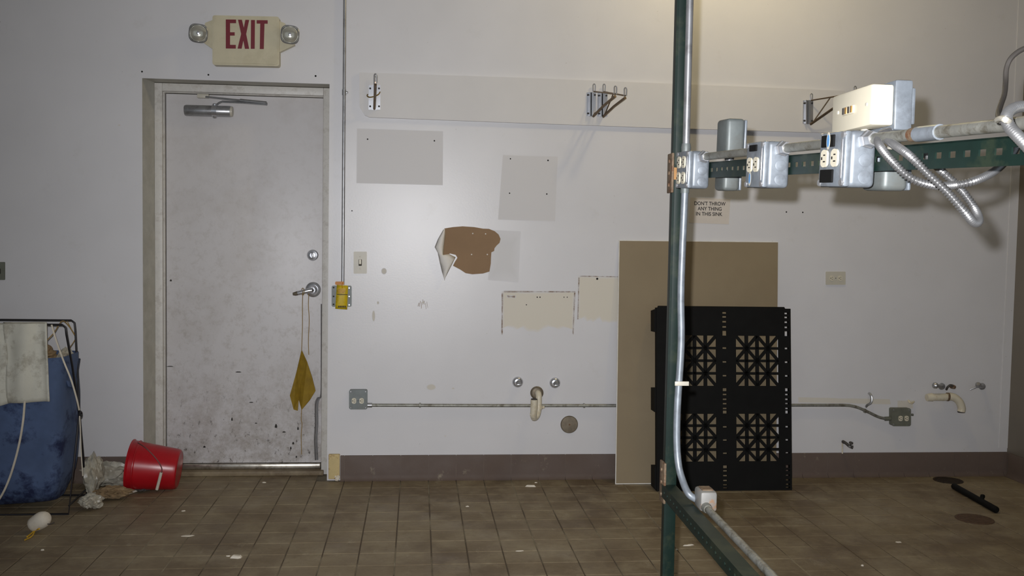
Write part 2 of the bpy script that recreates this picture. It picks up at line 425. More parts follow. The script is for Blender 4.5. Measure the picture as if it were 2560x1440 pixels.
B().bx(LX0, LX1, DF+.02, DF+.1, LZ0-.034, LZ0-.003, .008).build('threshold', M_ALU, d1)
hp = LX1 - .001
fY = DF+.045
def P(x, y, dy=0.0): return at(x, y, fY-dy)
# loose weather strip bulging out at the bottom right
st = catmull([P(804, 760, .004), P(804, 900, .004), P(803, 985, .006), P(794, 996, .018), P(789, 1012, .022), P(789, 1060, .02), P(787, 1100, .02), P(789, 1150, .012)], 6)
B().tube(st, .005, 8).build('weather_strip', M_RUBBER, d1)
st2 = [p + V((.011, .004, 0)) for p in st[18:]]
B().tube(st2, .0045, 8).build('weather_strip', M_STEEL, d1)
# closer
cy = .035
cl_ = B().tube([P(462, 276, cy), P(466, 276, cy), P(575, 279, cy), P(578, 279, cy)], [.029, .032, .032, .029], 20).build('door_closer', M_STEEL, d1)
part_label(cl_, 'brushed steel cylindrical door closer')
B().tube([P(577, 279, cy), P(582, 279.3, cy)], [.031, .028], 20).build('end_cap', M_PLATE, cl_)
B().tube([P(531, 277.5, cy), P(543, 278, cy)], .0345, 20).build('collar', M_CHROME, cl_)
B().lathe(P(537, 259, cy), (0, 0, -1), [(.010, 0), (.014, .004), (.014, .018), (.018, .022), (.018, .03)], 16).build('pinion', M_CHROME, cl_)
B().lathe(P(537, 288, cy), (0, 0, -1), [(.018, 0), (.016, .010), (.010, .018), (.003, .02)], 16).build('adjusting_knob', M_CHROME, cl_)
B().box(P(508, 240.5, .012), (.066, .024, .024), .004).build('arm_shoe', M_PLATE, cl_)
B().tube([P(514, 242, .03), P(600, 251, .07), P(668, 259, .085)], .0065, 8, flat=.8).build('arm_rod', M_STEEL, cl_)
B().tube([P(600, 250, .075), P(666, 256.5, .088)], .009, 8, flat=.7).build('arm_sleeve', M_STEEL, cl_)
B().tube([P(541, 262, .035), P(548, 257, .045), P(556, 254, .05), P(610, 256.5, .07), P(668, 261, .085)], .0075, 8, flat=.7).build('arm_lever', M_STEEL, cl_)
# deadbolt and lever
c = P(782, 638); B().lathe(c, (0, -1, 0), [(.033, 0), (.033, .006), (.027, .014), (.018, .016), (.016, .012)], 28).build('deadbolt', M_CHROME, leaf)
B().box(c + V((.002, -.022, -.002)), (.012, .022, .038), .004, 2, Matrix.Rotation(R(-12), 3, 'Y')).build('thumb_turn', M_STEEL, leaf)
c = P(783, 724); B().lathe(c, (0, -1, 0), [(.045, 0), (.045, .004), (.038, .011), (.027, .013), (.026, .03), (.02, .045), (.017, .05)], 32).build('handle_rose', M_CHROME, leaf)
B().tube([c + V((.004, -.052, 0)), c + V((-.02, -.058, -.003)), P(757, 730, .06), P(744, 733, .06)], [.016, .0155, .014, .0125], 14).build('lever', M_CHROME, leaf)
B().tube([P(744, 733, .06), P(738, 734.5, .06), P(732, 735, .06)], [.0128, .0115, .008], 14).build('lever_tip', M_KNOB, leaf)
B().lathe(c + V((.0045, -.066, 0)), (0, -1, 0), [(.007, 0), (.007, .003)], 12).build('key_hole', M_SEAM, leaf)
# long black scuff marks on the leaf
for x, y, w_, h_ in ((425, 916, 8, 1.3), (596, 930, 7, 1.6), (628, 1006, 5, 1.4), (427, 701, 2.5, 3), (745, 1071, 2, 5), (690, 1065, 3, 6), (733, 1108, 2.5, 4), (511, 1117, 3, 3), (727, 1120, 2, 4), (640, 1058, 3, 1.5), (741, 1142, 2, 3), (580, 1048, 2, 5), (710, 1080, 4, 2)):
    B().prism([P(x+w_*math.cos(a)*(1+.3*math.sin(3*a)), y+h_*math.sin(a)*(1+.2*math.cos(2*a)), .0006) for a in [k*math.pi/5 for k in range(10)]], (0, .0006, 0)).build('scuff_mark', M_SEAM, leaf, 0)

# yellow pennant hanging from the lever on a string
pn = thing('hanging_cloth', 'mustard yellow kite-shaped cloth hanging on string from the door lever', 'cloth', P(754, 1025, .03))
dy = .03
lf = [P(754, 874, dy), P(741, 930, dy+.01), P(724.5, 989, dy+.004), P(734, 1024, dy+.006), P(744.5, 1027, dy+.004), P(747, 1000, dy-.018), P(750, 935, dy-.018)]
rg = [P(754, 874, dy), P(750, 935, dy-.020), P(747, 1000, dy-.020), P(754, 1025, dy+.004), P(775, 1000, dy+.01), P(789, 977, dy+.004), P(781, 945, dy+.012), P(768, 905, dy+.01)]
B().prism(lf, (0, .0025, 0)).build('cloth_panel', M_MUST, pn, 0); B().prism(rg, (0, .0025, 0)).build('cloth_panel', M_MUST, pn, 0)
B().tube(catmull([P(757, 728, .078), P(756, 760, .05), P(756, 820, .035), P(754, 876, dy)], 4), .0022, 6).build('string', M_STRING, pn)
B().tube(catmull([P(772, 733, .07), P(771, 765, .05), P(773, 800, .03), P(771, 850, .02), P(772, 887, .02)], 4), .0022, 6).build('string', M_STRING, pn)
B().tube(catmull([P(754, 1023, dy), P(753, 1050, dy), P(755, 1060, dy), P(753, 1090, dy), P(754, 1136, dy)], 4), .0022, 6).build('string', M_STRING, pn)
B().tube([P(757+9*math.cos(a)*.4, 729+9*math.sin(a), .06+.016*math.cos(a)) for a in [k*math.pi/6 for k in range(12)]], .002, 6, closed=True).build('knot', M_STRING, pn)

# ---------- exit sign
def SP(px, py, Y): return at(px, py, Y)
cS = at(614, 100, 0)
ex = thing('exit_sign', 'cream exit sign with dark red letters and two emergency lamps', 'exit sign', (cS.x, 0, cS.z-.15))
sY = -.062
def rrect(x0, y0, x1, y1, r, sk=0.0, n=4):
    out = []
    for cx, cy_, a0 in ((x1-r, y0+r, -90), (x1-r, y1-r, 0), (x0+r, y1-r, 90), (x0+r, y0+r, 180)):
        for k in range(n+1):
            a = R(a0+90*k/n); out.append((cx+r*math.cos(a), cy_+r*math.sin(a)+sk*(cx+r*math.cos(a)-x0)))
    return out
B().ppx(rrect(531, 38, 698, 162, 6, .022), sY, .060).build('housing', M_BEIGE, ex)
B().ppx(rrect(535, 42, 694, 157, 5, .022), sY-.004, .006).build('face_panel', M_BEIGE, ex)
def L(pts): return [(320+x/3.6, y/3.6) for x, y in pts]
LET = {
 'letter_e': [[(880, 175), (972, 176), (972, 208), (918, 208), (918, 290), (960, 290), (960, 320), (918, 320), (918, 403), (970, 404), (970, 437), (880, 436)]],
 'letter_x': [[(990, 177), (1025, 178), (1042, 250), (1056, 178), (1090, 179), (1063, 305), (1090, 439), (1052, 439), (1038, 365), (1022, 438), (986, 437), (1018, 305)]],
 'letter_i': [[(1107, 180), (1142, 180), (1140, 439), (1105, 439)]],
 'letter_t': [[(1158, 181), (1257, 182), (1257, 213), (1228, 213), (1222, 441), (1186, 441), (1190, 212), (1158, 212)]]}
for k, polys in LET.items():
    b = B()
    for p in polys: b.ppx(L(p), sY-.006, .003)
    o = b.build(k, M_RED, ex, 0)
for side, (lx, ly), arm in ((-1, (496, 83.5), [(531, 50), (513, 57), (500, 100), (531, 122)]), (1, (725, 87), [(697, 52), (712, 58), (737, 112), (697, 131)])):
    a = B().ppx(arm, -.05, .035).build('lamp_arm', M_BEIGE, ex)
    c = at(lx, ly, -.075); ax = V((side*-.18 if side < 0 else .12, -1, -.12))
    h = B(); u = V((1, 0, 0)); 
    ring = [((.056 if k % 2 else .051), R(60*k//1)) for k in range(6)]
    # rounded hexagonal bezel: lathe with six-lobed outline
    n = 36; vs = []; fs = []; axn = ax.normalized(); uu = (V((0, 0, 1)) - axn*axn.z).normalized(); ww = axn.cross(uu)
    prof = [(.030, -.045), (.048, -.02), (.054, 0), (.054, .012), (.049, .016), (.046, .010)]
    for r_, hh in prof:
        for k in range(n):
            t = 2*math.pi*k/n; q = r_*(1+.06*math.cos(4*t+math.pi+.3)); vs.append(c + axn*hh + (uu*math.cos(t)+ww*math.sin(t))*q)
    for i in range(len(prof)-1):
        for k in range(n): fs.append((i*n+k, i*n+(k+1) % n, (i+1)*n+(k+1) % n, (i+1)*n+k))
    fs.append(tuple(range(n)))
    h.add(vs, fs); hd = h.build('lamp_head', M_STEEL, ex)
    B().lathe(c + axn*.008, axn, [(.047, 0), (.040, .006), (.022, .011), (.004, .0125)], 28).build('lamp_lens', M_LENS, hd)
    B().lathe(c + axn*.012, axn, [(.012, 0), (.012, .006), (.007, .011), (.001, .012)], 16).build('bulb', M_CHROME, hd)

# ---------- nail holes, stains and faded patches on the back wall
for x, y, s_ in ((355, 179, 2.2), (521, 187, 2.2), (789, 190, 2.4), (919, 348, 2), (1086, 352, 2), (1276, 397, 1.8), (1370, 401, 2.2), (1274, 483, 1.8), (1367, 485, 2), (1966, 530, 2), (2007, 531, 2), (1493, 697, 3), (880, 527, 1.6), (1316, 762, 1.5), (1343, 743, 1.8), (1350, 743, 1.8), (1410, 743, 1.4), (1418, 743, 1.4)):
    B().lathe(at(x, y, 0), (0, -1, 0), [(s_/430, 0), (s_/500, .0012)], 9).build('nail_hole', M_DARK, wb)
def faded(name, px, m, soft=.02, Y=-.0004):
    """thin film on the wall, its rim carrying fade 0 and its inside fade 1"""
    Pn = [at(x, y, Y) for x, y in px]; c = sum(Pn, V((0, 0, 0)))/len(Pn); n = len(Pn)
    inner = []
    for p in Pn:
        d = c-p; inner.append(p + d.normalized()*min(soft*1.4, d.length*.7))
    b = B(); b.add(Pn+inner, [tuple(range(n, 2*n))]+[(i, (i+1) % n, n+(i+1) % n, n+i) for i in range(n)])
    o = b.build(name, m, wb, 0); me = o.data
    ca = me.color_attributes.new('fade', 'FLOAT_COLOR', 'POINT')
    for k, v in enumerate(me.vertices):
        q = v.co; isin = min((q-p).length for p in inner) < 1e-5
        ca.data[k].color = (1, 1, 1, 1) if isin else (0, 0, 0, 1)
    return o
def dripped(a, b, c, d, amp, seed):
    q = quadpx(a, b, c, d, 14); rn = random.Random(seed)
    return [(x, y + (rn.uniform(-amp, amp) if 28 < k < 42 else 0)) for k, (x, y) in enumerate(q)]
def quadpx(a, b, c, d, n=6):
    out = []
    for p, q in ((a, b), (b, c), (c, d), (d, a)):
        for k in range(n): out.append((p[0]+(q[0]-p[0])*k/n, p[1]+(q[1]-p[1])*k/n))
    return out
M_P1 = patch_mat('faded_grey_patch', (203, 201, 200), 1.0, 5, .05, .35, .5)
M_P2 = patch_mat('yellowed_patch', (212, 205, 188), .9, 7, .1, .45, .55)
M_P3 = patch_mat('rust_stain', (116, 84, 46), .9, 34, 1.16, 1.06, .7)
M_P4 = patch_mat('faint_patch', (203, 202, 201), .8, 5, .3, .9, .5)
M_BOARD = mat('board_paint', (207, 205, 203), .5, var=.03, scale=2)
M_P5 = patch_mat('yellow_residue', (200, 190, 162), .5, 18, .25, .6, .7)
part_label(faded('faded_patch', quadpx((892, 321), (1108, 328), (1107, 463), (891, 458)), M_P1, .012), 'grey unpainted rectangle with two nail holes')
part_label(faded('faded_patch', quadpx((1257, 387), (1395, 391), (1388, 554), (1245, 549)), M_P1, .012), 'grey unpainted rectangle with four nail holes')
faded('faded_patch', quadpx((1230, 575), (1302, 578), (1296, 706), (1220, 700)), M_P4, .06)
faded('yellowed_patch', dripped((1254, 729), (1439, 729), (1436, 826), (1253, 822), 9, 4), M_P2, .03)
faded('yellowed_patch', dripped((1445, 689), (1556, 691), (1554, 804), (1443, 798), 6, 5), M_P2, .03)
for q in ([(1258, 727), (1440, 728), (1440, 731), (1258, 731)], [(1254, 732), (1258, 732), (1257, 838), (1253, 838)], [(1435, 730), (1439, 730), (1434, 838), (1431, 836)], [(1448, 689), (1550, 691), (1550, 693), (1448, 692)], [(1446, 692), (1449, 692), (1446, 800), (1443, 800)], [(1266, 738), (1290, 739), (1289, 745), (1268, 744)]):
    faded('rust_line', quadpx(*q, n=8), M_P3, .003, -.0008)
M_RS = mat('rust_streak', (128, 100, 66), .8, var=.3, scale=60)
for k in range(7):
    x = 1047+k*3.2; y0_ = 750+abs(3-k)*2.2+3*math.sin(k*4)
    ln = 10+7*abs(math.sin(k*2.3)); sl = (k-3)*.9
    B().ppx([(x+.4, y0_), (x+1.3, y0_+1), (x+1.0+sl, y0_+ln), (x+.2+sl, y0_+ln*.9)], -.0006, .0005).build('rust_streak', M_RS, wb, 0)
for x, y, w_, h_ in ((1078, 968, 12, 8), (1133, 971, 4, 2.2), (960, 678, 7, 8), (945, 757, 3, 4), (934, 790, 4, 14), (1035, 268, 7, 4), (298, 313, 4, 2), (1058, 756, 3, 4), (1113, 1090, 3, 1.5)):
    faded('wall_smudge', [(x+w_*math.cos(a), y+h_*math.sin(a)) for a in [k*math.pi/6 for k in range(12)]], M_P5, .006, -.0007)
faded('yellow_residue', quadpx((1995, 993), (2225, 998), (2228, 1011), (1995, 1006), n=10), M_P5, .006)
faded('yellow_residue', quadpx((2243, 1001), (2284, 1001), (2283, 1022), (2243, 1021), n=4), M_P5, .006, -.0008)
# torn-open brown area and the loose flap of wall covering
def C5(pts): return [(1040+x/2.058, 540+y/2.058) for x, y in pts]
kr = C5([(146, 64), (190, 57), (240, 53), (300, 57), (345, 65), (375, 66), (405, 78), (425, 95), (435, 118), (430, 138), (415, 152), (404, 166), (402, 180), (388, 187), (386, 215), (385, 245), (378, 286), (345, 296), (290, 300), (255, 294), (228, 276), (190, 256), (200, 236), (213, 215), (204, 200), (175, 193), (140, 212), (138, 150)])
b = B().ppx(kr, -.0012, .0012)
tp = one(b, 'torn_wall_covering', M_KRAFT, 'brown paper backing exposed where white wall covering is torn', 'torn paper', smooth=0)
def sheet(name, rows, m, parent, th=.0012):
    """rows of 3D points lofted into a thin sheet"""
    nr, nc = len(rows), len(rows[0]); b = B(); vs = [p for r in rows for p in r]
    b.add(vs, [(i*nc+j, i*nc+j+1, (i+1)*nc+j+1, (i+1)*nc+j) for i in range(nr-1) for j in range(nc-1)])
    o = b.build(name, m, parent, 60); md = o.modifiers.new('thickness', 'SOLIDIFY'); md.thickness = th; return o
rows = []
Lft = C5([(140, 70), (112, 120), (96, 160), (112, 190), (122, 240), (134, 290), (147, 332)])
Rgt = C5([(150, 66), (150, 110), (144, 160), (142, 205), (172, 196), (204, 212), (150, 320)])
for (ax_, ay), (bx_, by) in zip(Lft, Rgt):
    rows.append([at(ax_+(bx_-ax_)*t, ay+(by-ay)*t, -.003-.032*math.sin(math.pi*(.15+.7*t))) for t in (0, .25, .5, .75, 1)])
fo = sheet('loose_flap', rows, M_PAPER, tp)
for x, y in C5([(292, 90), (358, 92), (286, 198), (367, 198)]):
    B().lathe(at(x, y, -.0012), (0, -1, 0), [(.004, 0), (.003, .001)], 9).build('glue_dot', M_PAPER, tp)

# ---------- vertical conduit with pull box and yellow tag
cv = thing('wall_conduit', 'thin grey steel conduit running down the wall beside the door', 'conduit', at(857, 712, -.015))
r_ = .0092
top = at(862, 2, -.015); bot = at(857, 712, -.015)
B().tube([bot, bot.lerp(top, .33), bot.lerp(top, .66), top, V((top.x+.001, top.y, ZC))], r_, 12).build('pipe', M_STEEL, cv)
B().tube([at(860.3, 224, -.015), at(860.2, 238, -.015)], .0115, 12).build('coupling', M_STEEL, cv)
B().box(at(864, 231, -.006), (.028, .01, .012), .003).build('strap', M_STEEL, cv)
pb = thing('pull_box', 'flat square steel box cover under the conduit, behind yellow tag', 'electrical box', at(853, 767))
B().ppx(rrect(834, 716, 877, 766, 3), -.008, .012).build('back_box', M_STEEL, pb)
B().ppx(rrect(829, 714, 879, 767, 4), -.012, .005).build('cover_plate', M_GREY, pb)
for x, y in ((834, 719), (873, 720), (834, 741), (873, 741), (834, 761), (873, 762)):
    B().lathe(at(x, y, -.012), (0, -1, 0), [(.005, 0), (.004, .003)], 10).build('screw', M_SEAM if x == 834 else M_CHROME, pb)
tg = thing('yellow_tag', 'yellow warning tag wired to the conduit end over the steel box', 'tag', at(853, 772, -.03))
rows = []
for k in range(7):
    t = k/6; yy = 712+60*t
    rows.append([at(842-4*t+(28+2*t)*s_, yy+2*s_, -.034-.008*math.sin(2.5*t+s_*1.5)) for s_ in (0, .33, .66, 1)])
to = sheet('tag_card', rows, M_TAG, tg)
B().ppx([(842, 735), (869, 736), (869, 737.6), (842, 736.6)], -.046, .003).build('elastic_band', M_SEAM, tg, 0)
for k in range(5): B().ppx([(845.5+k*4, 764.5), (848.4+k*4, 764.6), (848.2+k*4, 769), (845.2+k*4, 768.9)], -.0405, .0015).build('printed_digit', M_INK, tg, 0)
for k in range(4): B().ppx([(844+k*.3, 722+k*3), (866-k*2, 722.8+k*3), (866-k*2, 723.8+k*3), (844+k*.3, 723+k*3)], -.0455, .0015).build('printed_line', M_ORANGE, tg, 0)
B().ppx(rrect(838, 704, 860, 712, 2), -.032, .012).build('tab', M_ORANGE, tg)
B().tube(catmull([at(857, 706, -.03), at(855, 714, -.045), at(856, 720, -.042)], 4), .0018, 6).build('tie_wire', M_ORANGE, tg)

# ---------- switch, outlets
def switch_plate(name, label, x0, y0, x1, y1, m, toggle=True):
    c = at((x0+x1)/2, (y0+y1)/2); t = thing(name, label, 'light switch', at((x0+x1)/2, y1))
    B().ppx(rrect(x0, y0, x1, y1, 2), -.006, .006).build('plate', m, t)
    if toggle:
        mx, my = (x0+x1)/2, (y0+y1)/2
        B().ppx(rrect(mx-4, my-8, mx+4, my+8, 1), -.0075, .002).build('toggle_slot', M_SEAM, t)
        B().prism([at(mx-2.6, my-6, -.007), at(mx+2.6, my-6, -.007), at(mx+2.6, my+5, -.007), at(mx-2.6, my+5, -.007)], (0, -.012, .004)).build('toggle', M_CREAM, t)
        for yy in (my-15, my+15): B().lathe(at(mx, yy, -.006), (0, -1, 0), [(.004, 0), (.003, .0015)], 10).build('screw', M_PLATE, t)
    return t
switch_plate('light_switch', 'ivory toggle light switch plate right of the conduit', 884, 629, 917, 684, M_PLATE)
t = switch_plate('wall_plate', 'grey metal wall plate at the left picture edge', -24, 655, 12, 700, M_OLD, False)
B().box(at(-4, 678, -.012), (.02, .014, .03), .003).build('toggle', M_SEAM, t)

def receptacle(b_list, c, s_, u, w_, n_, parent, m=M_CREAM):
    """one oval outlet face with slots; c centre, u/w in-plane axes, n outward"""
    n = 20; pts = []
    for k in range(n):
        a = 2*math.pi*k/n; pts.append(c + u*(math.cos(a)*.0165*s_) + w_*(max(-.0125, min(.0125, math.sin(a)*.0165))*s_))
    o = B().prism(pts, n_*.004).build('receptacle', m, parent)
    for du, dw, hu, hw in ((-.006, .003, .0012, .0042), (.006, .003, .0012, .0036), (0, -.007, .0026, .0022)):
        q = c + u*du*s_ + w_*dw*s_ + n_*.0042
        B().prism([q-u*hu*s_-w_*hw*s_, q+u*hu*s_-w_*hw*s_, q+u*hu*s_+w_*hw*s_, q-u*hu*s_+w_*hw*s_], n_*.0006).build('slot', M_DARK, o, 0)
    return o
t = thing('wall_outlet', 'ivory duplex outlet plate mounted sideways on the right wall area', 'outlet', at(2089, 712))
B().ppx(rrect(2065, 679, 2114, 712, 2), -.006, .006).build('plate', M_PLATE, t)
for x in (2079, 2100): receptacle(None, at(x, 695.5, -.006), .95, V((0, 0, 1)), V((1, 0, 0)), V((0, -1, 0)), t)
B().lathe(at(2089.5, 695.5, -.006), (0, -1, 0), [(.003, 0), (.002, .0015)], 8).build('screw', M_SEAM, t)
def surface_box(name, label, x0, y0, x1, y1, m, mc, rx, ry):
    t = thing(name, label, 'electrical box', at((x0+x1)/2, y1))
    B().ppx(rrect(x0, y0, x1, y1, 4), -.038, .038).build('box_body', m, t)
    B().ppx(rrect(x0-.5, y0-.5, x1+.5, y1+.5, 5), -.044, .006).build('cover', mc, t)
    for x in rx: receptacle(None, at(x, ry, -.044), 1.0, V((0, 0, 1)), V((1, 0, 0)), V((0, -1, 0)), t)
    for x, y in ((x0+4, y0+4), (x1-4, y0+4), (x0+4, y1-4), (x1-4, y1-4)):
        B().lathe(at(x, y, -.044), (0, -1, 0), [(.0055, 0), (.004, .003)], 10).build('screw', M_STEEL, t)
    return t
t = surface_box('outlet_box', 'grey steel surface outlet box at the left end of low conduit', 873, 975, 918, 1023, M_GREY, M_GREY, (885, 904), 1002)
B().tube([at(917, 1013, -.018), at(930, 1013, -.018)], .014, 12).build('connector', M_STEEL, t)
B().box(at(895, 1002, -.046), (.004, .002, .004)).build('cover_screw', M_SEAM, t)
t = surface_box('outlet_box', 'olive grey surface outlet box below the right-hand pipe stubs', 2230, 1021, 2277, 1065, M_OLD, M_OLD, (2251, 2266), 1046)
B().tube([at(2212, 1047, -.018), at(2232, 1046, -.018)], .013, 12).build('connector', M_OLD, t)
B().box(at(2281, 1037, -.03), (.012, .01, .014), .002).build('side_screw', M_OLD, t)
ch = thing('low_conduit', 'horizontal steel conduit along the wall behind tan panel and pallet', 'conduit', at(1230, 1014, -.018))
pth = [at(925, 1013, -.018), at(1230, 1014, -.018), at(1540, 1014, -.018), at(1990, 1013, -.018), at(2110, 1013, -.018)] + catmull([at(2125, 1014, -.018), at(2145, 1019, -.018), at(2170, 1030, -.018), at(2195, 1042, -.018), at(2214, 1047, -.018)], 5)
B().tube(pth, .0092, 12).build('pipe', M_GALVD, ch)
for x, y in ((1050, 1013), (1460, 1014), (2162, 1027)): B().box(at(x, y, -.012), (.012, .024, .026), .004).build('strap', M_GALVD, ch)

# ---------- ledger board with chrome shelf brackets
pts = [(898, 181), (1300, 194), (1700, 210), (2000, 222), (2112, 227), (2112, 333), (2000, 330), (1660, 320), (1300, 307), (924, 293), (912, 288), (899, 266)]
ob = B().ppx(pts, -.02, .0195)
lb = one(ob, 'ledger_board', M_BOARD, 'long white painted board with a clipped corner fixed high on wall', 'board', smooth=0)
bY = -.02
def bracket_plate(t, x0, x1, y0, y1, sk=0):
    w_ = x1-x0
    B().ppx([(x0, y0), (x1, y0+sk), (x1-.5, y1+sk), (x0-.8, y1)], bY-.004, .004).build('wall_plate', M_CHROME, t, 0)
    for f in (.28, .55):
        b = B(); xa = x0+w_*f
        b.ppx([(xa, y0-1), (xa+w_*.14, y0-1), (xa+w_*.13, y1+1), (xa-.4, y1+1)], bY-.022, .02).build('channel_rib', M_CHROME, t)
    B().ppx([(x0+w_*.42, y0), (x0+w_*.55, y0), (x0+w_*.54, y1), (x0+w_*.41, y1)], bY-.006, .003).build('channel_slot', M_DARK, t, 0)
    for fx in (.12, .88):
        for yy in (y0+w_*.28, y1-w_*.28):
            B().lathe(at(x0+w_*fx, yy, bY-.004), (0, -1, 0), [(.0055, 0), (.0055, .003), (.003, .006)], 10).build('bolt', M_SEAM, t)
def bracket_arm(t, wx, wtop, wbot, tx, ty, q, loop_h=20, mid=True):
    A = at(wx, wtop, bY-.02); Cc = at(wx-2, wbot, bY-.02); E_ = at(tx, ty, bY-q)
    B().tube([A, A.lerp(E_, .5), E_], .0042, 8).build('top_wire', M_WIRE, t)
    B().tube([Cc, Cc.lerp(E_, .5), E_ + V((0, 0, -.012))], .0075, 8).build('brace', M_WIRE, t)
    if mid: B().tube([Cc.lerp(E_, .05), A.lerp(E_, .45)], .0036, 8).build('strut', M_WIRE, t)
    for S, k in ((A, loop_h), (E_, loop_h)):
        h_ = k/430
        lp = [S + V((-.006, 0, 0))] + [S + V((.007*math.cos(a), 0, h_*.75 + h_*.25*math.sin(a))) for a in [math.pi - k2*math.pi/6 for k2 in range(7)]] + [S + V((.006, 0, 0))]
        B().tube(lp, .0032, 8).build('finial_loop', M_CHROME, t)
t = thing('shelf_bracket', 'chrome shelf bracket seen head-on at the clipped end of board', 'shelf bracket', at(936, 275, bY), 'chrome shelf brackets')
bracket_plate(t, 922, 951, 213, 274); bracket_arm(t, 938, 212, 272, 938.5, 206, .24, 20)
B().tube(catmull([at(919, 236, bY-.03), at(918, 240, bY-.05), at(924, 243, bY-.06), at(936, 241, bY-.06), at(946, 236, bY-.04), at(950, 230, bY-.02)], 5), .0035, 8).build('brass_hook', mat('brass_wire', (150, 124, 62), .35, .8), t)
t = thing('shelf_bracket', 'left of the paired chrome shelf brackets at mid board', 'shelf bracket', at(1480, 292, bY), 'chrome shelf brackets')
bracket_plate(t, 1467, 1490, 231, 290); bracket_arm(t, 1485, 229, 291, 1538, 235, .24, 19, False)
t = thing('shelf_bracket', 'right of the paired chrome shelf brackets, arm tip nearest green post', 'shelf bracket', at(1506, 292, bY), 'chrome shelf brackets')
bracket_plate(t, 1494, 1519, 232, 291); bracket_arm(t, 1510, 229.5, 292, 1563, 239, .24, 19)
t = thing('shelf_bracket', 'chrome shelf bracket whose arm disappears behind the cream box', 'shelf bracket', at(2020, 311, bY), 'chrome shelf brackets')
bracket_plate(t, 2008, 2033, 251, 309); bracket_arm(t, 2028, 251, 311, 2137, 233, .24, 17)

# ---------- paper notice
nt_ = thing('paper_notice', 'paper notice telling people not to throw anything in the sink', 'sign', at(1775, 560))
B().ppx([(1726, 494), (1826, 498), (1822, 561), (1722, 557)], -.0012, .0012).build('paper', mat('notice_paper', (206, 198, 188), .7, var=.03), nt_, 0)
def text_line(s, px, py, wpx, hpx):
    cu = bpy.data.curves.new('t', 'FONT'); cu.body = s; cu.size = 1; cu.offset = .018; cu.align_x = 'CENTER'
    ob_ = bpy.data.objects.new('t', cu); COL.objects.link(ob_); bpy.context.view_layer.update()
    dg = bpy.context.evaluated_depsgraph_get(); me = bpy.data.meshes.new_from_object(ob_.evaluated_get(dg))
    bpy.data.objects.remove(ob_); xs = [v.co.x for v in me.vertices]; ys = [v.co.y for v in me.vertices]
    W_ = max(xs)-min(xs); H_ = max(ys); mx = (max(xs)+min(xs))/2; off = nt_.location
    a, b_ = at(px-wpx/2, py, -.0016), at(px+wpx/2, py+wpx*.022, -.0016); dx = (b_-a); up_ = at(px, py-hpx, -.0016)-at(px, py, -.0016)
    for v in me.vertices: v.co = a.lerp(b_, .5) + dx*((v.co.x-mx)/W_) + up_*(v.co.y/H_) - off
    me.materials.clear(); me.materials.append(M_INK)
    o = bpy.data.objects.new('printed_text', me); COL.objects.link(o); o.parent = nt_
text_line("DON'T THROW", 1775, 512.5, 78, 9.5); text_line('ANY THING', 1774, 525.5, 60, 9); text_line('IN THIS SINK', 1773, 538.5, 66, 9)

# ---------- sink plumbing left of the tan panel
for x, y, lab in ((1294, 955, 'left chrome faucet stub cap above the drain pipe'), (1387, 957, 'right chrome faucet stub cap above the drain pipe')):
    c = at(x, y, 0); t = thing('pipe_stub', lab, 'pipe stub', c, 'chrome stub caps')
    B().lathe(c, (0, -1, 0), [(.032, 0), (.032, .006), (.027, .016), (.02, .02)], 26).build('escutcheon', M_CHROME, t)
    B().lathe(c, (.1, -1, 0), [(.014, .01), (.015, .04), (.010, .046)], 14).build('stem', M_STEEL, t)
    B().box(c + V((.006, -.05, -.008)), (.03, .008, .007), .002).build('cross_slot', M_CHROME, t)
c = at(1342, 982, 0); t = thing('drain_trap', 'cream plastic drain trap hanging from a round wall flange', 'drain pipe', c)
B().lathe(c, (0, -1, 0), [(.039, 0), (.039, .006), (.033, .012), (.025, .014)], 28).build('flange', M_KNOB, t)
B().tube(catmull([at(1343, 984, 0), at(1345, 983, -.05), at(1347, 990, -.075), at(1347, 1010, -.08), at(1346, 1026, -.085), at(1342, 1040, -.10), at(1335, 1045, -.125), at(1332, 1034, -.15)], 5), .0175, 14).build('bend', M_PVC, t)
B().tube([at(1347, 1014, -.08), at(1347, 1023, -.083)], .0225, 14).build('slip_nut', M_PVC, t)
B().box(at(1357, 1018, -.08), (.022, .014, .014), .004).build('nut_ear', M_PVC, t)
B().tube([at(1335, 1046, -.13), at(1333.5, 1040, -.142), at(1335, 1020, -.15), at(1335.5, 999, -.15)], [.012, .0195, .0205, .021], 16).build('tail_pipe', M_PVC, t)
B().tube([at(1335.5, 999.4, -.15), at(1335.6, 997, -.15)], .018, 14).build('pipe_mouth', M_SEAM, t)
c = at(1423, 1061, 0)
t = thing('cleanout_cover', 'round dark bronze cleanout cover low on the wall', 'pipe cover', c)
B().lathe(c, (0, -1, 0), [(.052, 0), (.052, .004), (.048, .008), (.01, .010)], 36).build('disc', M_KNOB, t)
B().lathe(c + V((0, -.009, 0)), (0, -1, 0), [(.006, 0), (.005, .003)], 10).build('screw', M_RUST, t)

